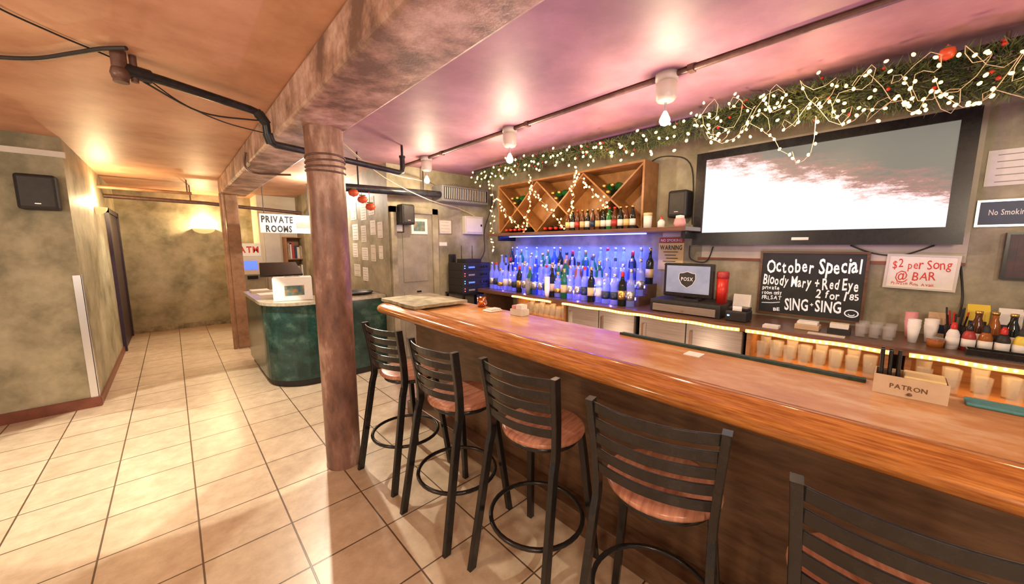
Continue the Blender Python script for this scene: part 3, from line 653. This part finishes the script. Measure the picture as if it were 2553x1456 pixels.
# ---------------------------------------------------------------- till
t=thing('cash_register_base','black cash box with steel front under the till screen','cash register',(3.15,1.2,ZC),world=True)
part('body',MB().box(3.04,3.42,.90,1.46,ZC,1.12),'blackm',t,.004); d_=part('drawer',MB().box(3.022,3.04,.93,1.43,ZC+.01,1.085),'steel',t,.003); part('lock',MB().cyl((3.022,1.18,1.05),(3.014,1.18,1.05),.009),'chrome',d_)
t=thing('till','black touchscreen till standing on the cash box','till',(3.2,1.2,1.12),world=True)
part('stand',MB().box(3.14,3.30,1.1,1.3,1.12,1.135).box(3.2,3.24,1.16,1.24,1.135,1.25),'blackm',t)
part('housing',MB().box(3.15,3.20,1.0,1.40,1.145,1.43),'black',t,.008)
part('screen',MB().box(3.146,3.15,1.025,1.375,1.18,1.41),'posscreen',t)
shp=[(1.265,1.345),(1.235,1.35),(1.2,1.362),(1.165,1.35),(1.135,1.345),(1.132,1.30),(1.155,1.255),(1.2,1.225),(1.245,1.255),(1.268,1.30)]
part('emblem',MB().prism(shp,3.1445,3.146,'x'),'ink',t)
b=MB().text('POSX',fX(3.143,1.248,1.285),.042,.096)
b.tube([(3.1445,p,q) for p,q in shp],.0022,6,True); part('lettering',b,'inkw',t)
t=thing('flask','tall red cylinder flask beside the till screen','flask',(3.2,.945,1.12))
part('body',MB().lathe([(0,0),(.042,0),(.042,.20),(0,.20)]),'red',t); part('lid',MB().lathe([(0,.20),(.044,.20),(.044,.245),(.035,.255),(0,.255)]),'signred',t)
t=thing('receipt_printer','black receipt printer between till and chalkboard','printer',(3.10,.79,ZC))
part('body',MB().box(-.08,.08,-.07,.07,0,.08),'blackm',t,.01); part('cover',MB().box(-.04,.08,-.065,.065,.08,.10),'black',t,.006); part('receipt',MB().box(-.05,-.045,-.03,.03,.08,.115),'paper',t)
part('lamp',MB().box(-.084,-.08,.04,.055,.04,.05),'led',t)
t=thing('menu_card','folded white menu card beside the red flask','card',(3.30,.82,ZC))
part('leaf',MB().loft([[(-.05,-.06,0),(-.047,-.06,0),(-.047,.06,0),(-.05,.06,0)],[(-.02,-.06,.18),(-.017,-.06,.18),(-.017,.06,.18),(-.02,.06,.18)]]),'paper',t); part('leaf',MB().loft([[(.02,-.06,0),(.023,-.06,0),(.023,.06,0),(.02,.06,0)],[(-.017,-.06,.18),(-.014,-.06,.18),(-.014,.06,.18),(-.017,.06,.18)]]),'paper',t)
# ---------------------------------------------------------------- clutter on back counter, right
def cupstack(x,y,n,label,m='foam',r=.038):
    t=thing('cup_stack',label,'cups',(x,y,ZC))
    for i in range(n): part('cup',MB().lathe([(0,.002),(r-.012,.004),(r-.002,.1),(r,.1),(r-.010,0),(0,0)],(0,0,.018*i),16),m,t)
cupstack(3.14,-.10,3,'stack of white foam cups on counter right of the chalkboard','foam',.028)
cupstack(3.22,-.17,3,'short stack of white foam cups behind the orange tub','foam',.030)
cupstack(3.32,-.09,4,'taller stack of pink cups against the wall at right','pink',.029)
cupstack(3.0,2.93,6,'tall stack of clear plastic cups at left of bottles','glass',.034)
cupstack(2.965,2.60,8,'tall stack of white plastic cups in front of bottles','foam',.030)
t=thing('tub','small orange garnish tub on counter at right','tub',(3.08,-.185,ZC)); part('body',MB().lathe([(0,0),(.030,0),(.035,.045),(0,.045)]),'bamber',t); part('lid',MB().lathe([(0,.045),(.037,.045),(.037,.055),(0,.058)]),'glass',t)
t=thing('utensil_cup','black cup of straws and stirrers at right of counter','cup',(3.25,-.26,ZC)); part('body',MB().lathe([(0,0),(.036,0),(.040,.11),(.036,.11),(.033,.006),(0,.006)]),'black',t)
for i in range(9):
    a=i*.7; part('straw',MB().cyl((.02*c_(a),.02*s_(a),.008),(.042*c_(a),.042*s_(a),.17+.02*(i%3)),.004,n=6),('black','red','blackm')[i%3],t)
for y,m,cap,lb in ((-.245,'foam','red','white sauce bottle with red top on right counter'),(-.30,'signred','black','red sauce bottle with black top on right counter'),(-.355,'bamber','ink','amber syrup bottle with black top on right counter'),(-.465,'yellow','ink','yellow labelled bottle at the right frame edge'),(-.41,'blackm','red','black sauce bottle with red top on right counter')):
    t=thing('sauce_bottle',lb,'bottle',(3.10,y,ZC)); part('body',MB().lathe([(0,0),(.024,0),(.025,.08),(.019,.10),(.011,.11),(0,.11)]),m,t); part('cap',MB().lathe([(.013,.11),(.013,.13),(.006,.148),(0,.148)]),cap,t)
    part('paper_label',MB().lathe([(.0252,.022),(.0258,.022),(.0258,.065),(.0252,.065)],n=16),'paper',t)
bk2=[('beer','bbrown','gold','paper'),('beer','bdark','red','signred'),('beer','bclear','silver','navy'),('beer','bamber','gold','ink'),('beer','bblue','silver','silver'),('beer','bgreen','gold','signcream'),('beer','bdark','gold','paper')]
for i in range(10):
    kk=bk2[(i*3)%7]; bottle(*kk,(3.18+.02*(i%2),-.33-.057*i,ZC),'small %s bottle with %s label, %s from left behind the sauce bottles'%(DN[kk[1]],LN[kk[3]],ORD[i]),'small bottles on the right counter')
for i,(x,y,w,h,m,lb) in enumerate(((3.34,-.34,.08,.20,'yellow','tall yellow juice carton against the wall at right'),(3.34,-.45,.08,.19,'foam','white juice carton beside the yellow carton'),(3.38,-.2,.08,.13,'card','small cardboard carton against the wall behind cups'),(3.34,-.56,.09,.22,'navy','tall dark blue carton at the right frame edge'))):
    t=thing('carton',lb,'carton',(x,y,ZC)); part('body',MB().box(-w/2,w/2,-w/2,w/2,0,h),m,t,.003); part('top',MB().prism([(-w/2,h),(w/2,h),(0,h+.03)],-w/2,w/2,'y'),m,t); part('printed_band',MB().box(-w/2-.001,-w/2,-w*.4,w*.4,h*.3,h*.7),'signred' if m=='navy' else 'navy',t)
t=thing('drip_tray','low black garnish tray at front of right counter','tray',(2.99,-.40,ZC)); part('base',MB().box(-.035,.035,-.11,.11,0,.012),'black',t); part('rim',MB().box(-.04,-.035,-.115,.115,0,.035).box(.035,.04,-.115,.115,0,.035).box(-.035,.035,-.115,-.11,0,.035).box(-.035,.035,.11,.115,0,.035),'black',t)
solo('bar_cloth',MB().prism(irregular(2.96,3.06,-.66,-.56,5,.01),ZC,ZC+.018),'foam','folded white cloth on counter at the right frame edge','cloth',bevel=.005)
t=thing('napkin_caddy','small wooden caddy of white napkins below the chalkboard','caddy',(3.12,.38,ZC)); part('box',MB().box(-.05,.05,-.065,.065,0,.035),'card',t,.004); part('napkins',MB().box(-.04,.04,-.055,.055,.035,.055),'paper',t,.004)
t=thing('card_holder','dark holder of printed cards below the chalkboard','holder',(3.12,.22,ZC)); part('box',MB().box(-.045,.045,-.055,.055,0,.035),'blackm',t); 
for i in range(3): part('card',MB().box(-.035+.025*i,-.03+.025*i,-.045,.045,.035,.065),('paper','signcream','offwhite')[i],t)
for i,(x,y) in enumerate(((3.08,.12),(3.09,.06),(3.08,-.0),(3.2,.11),(3.21,.05),(3.2,-.01))):
    g=solo('glass',tumbler(.022,.027,.085),'glass','empty tumbler, %s from left in %s row beside the white cups'%(ORD[i%3],('front','rear')[i//3]),'glass','tumblers on the back counter'); g.location=(x,y,ZC)
t=thing('coaster_stack','stack of white coasters in front of the chalkboard','coasters',(3.0,.56,ZC))
for i in range(3): part('coaster',MB().box(-.04,.04,-.045,.045,.006*i,.006*i+.005),'paper',t)
solo('paper_sheet',MB().box(2.96,3.02,.18,.36,ZC,ZC+.003),'offwhite','receipt slips lying on counter below the chalkboard','paper')
# ---------------------------------------------------------------- things on bar
t=thing('napkin_box','cardboard liquor box holding napkins on the bar','box',(1.80,-.065,1.0755))
part('box',MB().box(-.055,-.051,-.085,.085,0,.066).box(.051,.055,-.085,.085,0,.066).box(-.051,.051,-.085,-.081,0,.066).box(-.051,.051,.081,.085,0,.066).box(-.051,.051,-.081,.081,0,.004),'card',t)
part('napkins',MB().box(-.048,.048,-.078,.015,.004,.072),'signcream',t,.004)
part('lettering',MB().text('PATRON',fX(-.0562,.045,.026),.022,.085),'darkwood',t)
part('emblem',MB().lathe([(0,0),(.006,.002),(.007,.006),(.003,.01),(0,.011)],(-.0565,-.002,.008),10),'darkwood',t)
for i in range(15): part('straw',MB().cyl((-.028+.011*(i%5),.028+.02*(i//5),.005),(-.028+.012*(i%5),.030+.021*(i//5),.135+.006*(i%3)),.0055,n=6),'black',t)
t=thing('napkin_holder','white paper napkin holder on inner edge of the bar','napkin holder',(1.82,1.86,1.0755))
part('box',MB().box(-.04,.04,-.06,.06,0,.045),'offwhite',t,.003); part('napkins',MB().box(-.03,.03,-.05,.01,.045,.08),'paper',t,.003); part('marker',MB().box(-.03,.03,.02,.05,.045,.07),'pink',t)
t=thing('copper_mug','shiny copper mug near the slate slab','mug',(1.84,2.33,1.0755))
part('body',MB().lathe([(0,0),(.033,0),(.038,.08),(.035,.08),(.031,.005),(0,.005)]),'copper',t); part('handle',MB().tube([(0,-.036,.065),(0,-.06,.06),(0,-.065,.04),(0,-.055,.02),(0,-.033,.018)],.004,6),'copper',t)
t=thing('folded_towel','crumpled white bar towel beside the copper mug','towel',(1.78,2.12,1.0755))
part('layer',MB().box(-.06,.06,-.05,.05,0,.012),'paper',t,.005); part('layer',MB().box(-.045,.05,-.045,.03,.012,.022),'offwhite',t,.004)
# ---------------------------------------------------------------- ceiling lamps & conduit
t=thing('conduit','thin metal conduit running along ceiling above the bar','conduit',(2.15,1,2.5),world=True)
part('tube',MB().cyl((2.15,-1.6,2.535),(2.15,4.24,2.535),.015,n=10),'conduit',t)
for i in range(4): part('clip',MB().box(2.125,2.175,-.4+1.25*i,-.37+1.25*i,2.518,2.55),'conduit',t)
for i,(y,lb) in enumerate(((1.0,'porcelain ceiling lampholder with bare bulb nearest the television'),(2.32,'porcelain ceiling lampholder with bare bulb, middle of the three'),(3.68,'porcelain ceiling lampholder with bare bulb nearest the end wall'))):
    t=thing('ceiling_lamp',lb,'lamp',(2.15,y,2.27),0,'bare bulb lampholders above the bar')
    part('junction_box',MB().lathe([(0,.28),(.062,.28),(.062,.245),(.05,.238),(0,.238)],n=24),'porcelain',t)
    part('lampholder',MB().lathe([(.045,.238),(.058,.225),(.058,.15),(.045,.132),(.02,.125),(0,.125)],n=24),'porcelain',t)
    part('stem',MB().cyl((0,0,.125),(0,0,.07),.008,n=8),'silver',t)
    part('bulb',MB().lathe([(.008,.078),(.014,.066),(.027,.04),(.030,.024),(.022,.006),(0,-.004)],n=16),'bulb',t)
# ---------------------------------------------------------------- sprinkler pipes and cables
t=thing('sprinkler_pipe','black sprinkler pipe with bends crossing under the beam','pipe',(.5,3.05,2.3),world=True)
part('pipe',MB().tube([(-.05,2.8,2.47),(.05,2.83,2.47),(.46,3.0,2.465),(.52,3.02,2.455),(.545,3.03,2.42),(.55,3.035,2.33),(.56,3.04,2.295),(.60,3.06,2.28),(.8,3.11,2.28),(1.3,3.28,2.285),(1.68,3.40,2.285),(1.72,3.415,2.30),(1.73,3.42,2.34),(1.73,3.42,2.45)],.024,10),'iron',t)
for q,a in (((.49,3.01,2.465),(.55,3.035,2.40)),((.55,3.035,2.34),(.57,3.045,2.28))): part('elbow',MB().cyl(q,a,.031,n=10),'iron',t)
part('coupling',MB().cyl((-.10,2.79,2.47),(.0,2.82,2.47),.034,n=10),'iron',t)
part('valve',MB().cyl((-.11,2.78,2.40),(-.11,2.78,2.55),.030,n=12).cyl((-.06,2.80,2.42),(-.06,2.80,2.55),.015,n=8).lathe([(0,-.03),(.032,-.025),(.038,0),(.032,.025),(0,.03)],(-.11,2.775,2.44),14),'conduit',t)
part('sprinkler_head',MB().cyl((1.73,3.42,2.45),(1.73,3.42,2.55),.012,n=8).cyl((1.73,3.42,2.43),(1.73,3.42,2.45),.03,n=10),'iron',t)
def cable(pts,r,label,m='wireg'):
    P=[Vector(p) for p in pts]; out=[]
    for i in range(len(P)-1):
        p0=P[max(i-1,0)];p1=P[i];p2=P[i+1];p3=P[min(i+2,len(P)-1)]
        for k in range(6):
            u=k/6; out.append(.5*((2*p1)+(p2-p0)*u+(2*p0-5*p1+4*p2-p3)*u*u+(3*p1-p0-3*p2+p3)*u**3))
    out.append(P[-1]); solo('cable',MB().tube(out,r,6),m,label,'cable')
cable([px(-220,120,z=2.535),px(-60,138,z=2.53),px(80,146,z=2.53),px(180,133,z=2.53),px(250,122,z=2.53),px(315,120,z=2.53)],.010,'thick black cable running from left edge to the ceiling valve')
cable([px(-60,-20,z=2.545),px(0,22,z=2.54),px(150,90,z=2.54),px(320,165,z=2.53),px(450,255,z=2.46),px(560,305,z=2.42),(.588,3.2,2.38)],.004,'thin drooping black cable crossing the ceiling below the pipe')
cable([(-.03,2.82,2.44),(.2,2.93,2.37),(.45,3.0,2.40),(.53,3.02,2.42)],.005,'dark cable sagging beneath the sprinkler pipe')
cable([px(612,380,x=.578),px(612,415,x=.578),px(640,432,z=2.318),px(725,436,z=2.318)],.010,'thin conduit bent around underside of the beam','conduit')
cable([(.935,2.9,2.55),(1.0,2.95,2.3),(1.0,2.95,2.2),(.97,2.93,2.28)],.004,'loose black wire hanging from ceiling right of the pillar')
cable([(.935,3.3,2.55),(1.3,3.5,2.40),(1.8,3.8,2.34),(2.3,4.05,2.36),(2.52,4.15,2.34)],.006,'grey cable drooping toward the air conditioner','inkg')
cable([(1.2,3.6,2.55),(1.7,3.8,2.30),(2.3,3.9,2.12),(2.9,4.15,2.08),(3.2,4.18,1.99)],.005,'pale cable running down to the fuse box','wirew')
cable([(3.36,4.0,2.28),(3.42,4.1,2.1),(3.40,4.22,1.8),(3.38,4.2,1.5),(3.2,4.1,1.35)],.006,'black cable hanging beside the fuse box')
cable([px(1605,520,x=3.492),px(1620,410,x=3.492),px(1680,390,x=3.492),px(1725,420,x=3.492),px(1725,560,x=3.492)],.005,'black cable looped above small speaker by the television')
cable([px(1720,612,x=3.485),px(1722,645,x=3.485),px(1760,652,x=3.485),px(1778,615,x=3.485)],.005,'black cable hanging under left corner of the television')
cable([px(2120,612,x=3.485),px(2180,632,x=3.485),px(2250,636,x=3.485),px(2330,612,x=3.485)],.005,'black cable sagging under middle of the television')
cable([px(2393,640,x=3.494),px(2400,740,x=3.494),px(2390,790,x=3.44)],.005,'black cable hanging beside the white price board')
t=thing('far_pipe','pipe run below ceiling across the corridor end','pipe',(.3,8.2,2.3),world=True)
part('pipe',MB().tube([(-.65,8.0,2.30),(.5,8.0,2.28),(1.9,8.0,2.20)],.03,8),'conduit',t); part('pipe',MB().tube([(-.65,7.4,2.36),(.3,7.4,2.36)],.022,8),'post',t)
part('hanger',MB().cyl((.3,8.0,2.3),(.3,8.0,2.55),.01,n=6),'conduit',t); part('hanger',MB().cyl((.25,7.4,2.36),(.25,7.4,2.55),.01,n=6),'conduit',t)
t=thing('duct_pipe','thick black pipe under ceiling between pillar and air conditioner','pipe',(1.8,4.0,2.2),world=True)
part('pipe',MB().tube([(1.3,3.95,2.17),(2.54,4.05,2.22)],.042,12),'iron',t); part('hanger',MB().cyl((1.5,3.97,2.2),(1.5,3.97,2.55),.008,n=6),'iron',t); part('hanger',MB().cyl((2.3,4.03,2.2),(2.3,4.03,2.55),.008,n=6),'iron',t)
for i,(x,z) in enumerate(((1.43,2.12),(1.52,2.06),(1.60,1.99))):
    t=thing('hanging_ornament','red cloth ornament, %s of cluster hanging from black pipe'%('left','middle','right')[i],'ornament',(x,3.93,z-.04),0,'red ornaments on the black pipe')
    part('body',MB().lathe([(0,0),(.04,.015),(.055,.04),(.04,.07),(0,.08)],n=12),'orange',t); part('cord',MB().cyl((0,.02,.08),(0,.02,2.2-z+.04),.004,n=6),'signred',t); part('leaf',MB().box(-.03,.03,-.01,.01,.078,.09),'needle',t)
# ---------------------------------------------------------------- garland
t=thing('garland','evergreen garland hung along black pipe above the back bar','garland',(2.8,1.5,2.3),world=True)
def gr(y): return .055+.065/(1+math.exp((y-.75)*5))
def gc(y):
    return Vector((2.80,y,2.42+.02*s_(y*3.1)-.045/(1+math.exp((y-.5)*5))))
part('core',MB().tube([gc(3.55-4.4*i/60) for i in range(61)],.014,6),'needle',t)
b=MB()
for i in range(22000):
    y=3.55-4.4*random.random()
    if y>1 and random.random()<.35: y=random.uniform(-.85,.9)
    c=gc(y); r=gr(y); a=random.uniform(0,2*PI); q=r*random.random()**.6
    p=c+Vector((c_(a)*q,0,s_(a)*q*.9)); dr=Vector((c_(a),random.uniform(-1.2,1.2),s_(a)+random.uniform(-.6,.4))).normalized()
    L=random.uniform(.03,.065); sd=dr.cross(Vector((random.uniform(-1,1),random.uniform(-1,1),.3))).normalized()*.0034
    e=p+dr*L
    if e.z>2.545: continue
    b.add([p-sd,p+sd,e],[(0,1,2)])
part('needles',b,'needle',t)
BER=MB().lathe([(0,-.01),(.009,-.004),(.009,.004),(0,.01)],n=8).mesh('berry',X['red'])
for i in range(48):
    y=3.4-4.2*random.random(); c=gc(y); r=gr(y); a=random.uniform(PI/2,3*PI/2)
    o=bpy.data.objects.new('berry',BER); C.objects.link(o); o.parent=t; o.location=c+Vector((c_(a)*r,0,s_(a)*r))-t.location
t=thing('hanging_rail','black rail on ceiling rods carrying the garland','rail',(2.84,1.0,2.4),world=True)
part('rail',MB().cyl((2.88,-1.6,2.49),(2.88,3.75,2.49),.028,n=10),'iron',t)
for y in (-.9,-.25,1.4,3.0): part('rod',MB().cyl((2.88,y,2.49),(2.88,y,2.55),.008,n=6),'conduit',t)
p=px(2362,128,x=2.68)
t=thing('hanging_ornament','small orange-red ornament perched on garland at right','ornament',(p.x,p.y,p.z-.04))
part('body',MB().lathe([(0,0),(.022,.008),(.03,.028),(.024,.05),(0,.056)],n=16),'orange',t); part('stem',MB().cyl((0,0,.052),(0,.0,.07),.004,n=6),'signred',t); part('leaf',MB().box(-.02,.02,-.008,.008,.052,.058),'needle',t)
# fairy lights
def bulbmesh(k): return MB().lathe([(0,-.008*k),(.005*k,-.005*k),(.0068*k,.001*k),(.004*k,.008*k),(0,.010*k)],n=8).mesh('bulb',X['fairy'])
BULBM=bulbmesh(1.15); BULBR=bulbmesh(1.5)
def fairy(pts,nb,label,jit=.02,group='fairy light strings',wr=.0016,wm='wirew',bm=None):
    P=[Vector(p) for p in pts]; L=[0]
    for i in range(1,len(P)): L.append(L[-1]+(P[i]-P[i-1]).length)
    def at(d):
        for i in range(1,len(P)):
            if d<=L[i]: 
                u=(d-L[i-1])/max(L[i]-L[i-1],1e-6); return P[i-1].lerp(P[i],u)
        return P[-1].copy()
    base=P[0].copy(); t=thing('string_lights',label,'fairy lights',base,0,group,True)
    part('wire',MB().tube(P,wr,5),wm,t)
    for i in range(nb):
        p=at(L[-1]*(i+.5)/nb)+Vector((random.uniform(-jit,0),random.uniform(-jit,jit),random.uniform(-jit,jit)))
        o=bpy.data.objects.new('bulb',bm or BULBM); C.objects.link(o); o.parent=t; o.location=p-base; o.rotation_euler=(random.uniform(-1,1),random.uniform(-1,1),0)
pts=[]
for i in range(200):
    y=3.55-2.7*i/199; c=gc(y); pts.append(c+Vector((-.10+.02*s_(i*.9),.02*s_(i*1.1),.06*s_(i*.45)+.03*s_(i*1.7)-.05)))
fairy(pts,99,'warm fairy lights wound along thin left stretch of the garland',.045,wm='needle',bm=BULBR)
pts=[]
for i in range(200):
    y=1.0-1.6*i/199; c=gc(y); pts.append(c+Vector((-.155+.03*s_(i*.9),.06*s_(i*.7),.10*s_(i*.27)+.04*s_(i*1.3)-.05)))
fairy(pts,99,'warm fairy lights tangled over thick right stretch of the garland',.05,bm=BULBM)
X3=2.62
for us,lb in (([(1760,330),(1768,345),(1790,352),(1800,358),(1830,345),(1860,320),(1880,290)],'small loop of fairy lights over top left corner of television'),([(1905,330),(1930,345),(1945,375),(1965,385),(1975,378),(1985,410),(2005,400),(2022,380),(2030,345),(2035,290)],'dangling loop of fairy lights in front of the television'),([(2330,190),(2340,220),(2355,240),(2400,268),(2430,262),(2470,240),(2480,215)],'drooping loop of fairy lights at right end of the garland'),([(2070,250),(2080,280),(2100,315),(2130,300),(2160,272),(2200,272),(2240,235)],'sagging loop of fairy lights over upper middle of the television'),([(1900,240),(1920,280),(1945,260),(1960,235)],'tiny loop of fairy lights where the garland thickens'),([(2245,240),(2262,275),(2285,285),(2305,250),(2320,230)],'short loop of fairy lights over upper right of the television')):
    fairy([px(u,v,x=X3) for u,v in us],10,lb,.012,bm=BULBM)
RX=3.155
for us,n,lb in (([(1228,455),(1230,560),(1228,630)],24,'fairy lights hanging down left side of the wine rack'),([(1240,490),(1262,530),(1310,583)],24,'fairy lights down first diagonal at left of wine rack'),([(1325,440),(1325,480),(1308,575)],24,'fairy lights hanging to first bottom corner of wine rack'),([(1325,470),(1365,520),(1415,575)],26,'fairy lights down middle diagonal of wine rack'),([(1433,430),(1428,500),(1420,560)],24,'fairy lights hanging to second bottom corner of wine rack'),([(1435,430),(1480,480),(1545,545)],28,'fairy lights down right diagonal of wine rack')):
    P=[px(u,v,x=RX) for u,v in us]; Q=[]
    for i in range(21):
        f=i/20*(len(P)-1); k=min(int(f),len(P)-2); Q.append(P[k].lerp(P[k+1],f-k)+Vector((.01*s_(i*1.7),.018*s_(i*1.3),.012*s_(i*2.1))))
    fairy(Q,n,lb,.03,bm=BULBR)
# ---------------------------------------------------------------- lights
def lamp(kind,loc,e,col,r=.03,aim=None,**k):
    l=bpy.data.lights.new('lamp',kind); l.energy=e; l.color=col
    if kind!='AREA': l.shadow_soft_size=r
    o=bpy.data.objects.new('lamp_light',l); C.objects.link(o); o.location=loc
    if aim: o.rotation_euler=(Vector(aim)-Vector(loc)).to_track_quat('-Z','Y').to_euler()
    for a,v in k.items():
        if a=='rot': o.rotation_euler=v
        else: setattr(l,a,v)
    return o
for y in (1.0,2.32,3.68): lamp('POINT',(2.15,y,2.235),24,(1,.78,.50),.02)
lamp('SPOT',(-1.0,3.75,2.5),170,(1,.91,.74),.02,spot_size=math.radians(56),spot_blend=.06)
lamp('SPOT',(.2,4.1,2.5),245,(1,.91,.74),.02,spot_size=math.radians(65),spot_blend=.06)
lamp('SPOT',(1.12,4.3,2.45),230,(1,.89,.70),.02,aim=(.95,1.4,0),spot_size=math.radians(40),spot_blend=.2)
lamp('SPOT',(-.1,7.2,2.5),110,(1,.86,.66),.03,spot_size=math.radians(80),spot_blend=.5)
lamp('POINT',(.50,9.2,1.97),48,(1,.70,.36),.03)
lamp('POINT',(-.56,7.0,2.12),38,(1,.72,.38),.03)
lamp('POINT',(2.0,7.5,2.2),80,(1,.92,.8),.05)
lamp('POINT',(1.68,5.9,2.35),60,(1,.92,.8),.05)  # added lamp, unseen behind the column, brightens sign and reception
lamp('AREA',(3.375,2.67,1.685),38,(.06,.11,1),shape='RECTANGLE',size=.03,size_y=1.9,spread=math.radians(105))
for y in (3.4,2.95,2.5,2.05): lamp('POINT',(3.147,y,R1+.07),5,(.09,.12,1),.008)
for y in (3.5,3.1,2.7,2.3,1.9): lamp('POINT',(3.118,y,ZC+.05),2.4,(.16,.12,1),.006)
lamp('SPOT',(2.4,.3,.72),32,(.60,.30,1),.05,spot_size=math.radians(140),spot_blend=.7,rot=(PI,0,0))
lamp('SPOT',(2.4,2.2,.72),36,(.56,.30,1),.05,spot_size=math.radians(140),spot_blend=.7,rot=(PI,0,0))
for y in (2.0,1.1): lamp('POINT',(2.45,y,.68),7,(1,.75,.55),.03)  # added lamps hidden low in the aisle to lift the cooler doors
for y in (.34,-.47,2.73): lamp('AREA',(3.12,y,ZU-.004),1.9,(1,.52,.18),shape='RECTANGLE',size=.12,size_y=.6)
for y in (3.0,1.7,.4,-.5): lamp('POINT',(2.58,y,2.24),6.5,(1,.62,.28),.02)
for y in (3.3,2.5): lamp('POINT',(3.0,y,2.0),2.6,(1,.62,.26),.01)
lamp('POINT',(-1.2,-.9,2.0),88,(1,.80,.58),.1)  # added fill lamps behind the camera, without fixtures
lamp('POINT',(.3,-1.4,2.1),78,(1,.85,.68),.1)
lamp('POINT',(-1.7,2.0,1.9),62,(1,.78,.54),.1)  # added fill lamp out of view on the left
w=bpy.data.worlds.new('world'); scene.world=w; w.use_nodes=True
w.node_tree.nodes['Background'].inputs[0].default_value=(1,.86,.75,1); w.node_tree.nodes['Background'].inputs[1].default_value=.5
scene.view_settings.view_transform='Standard'
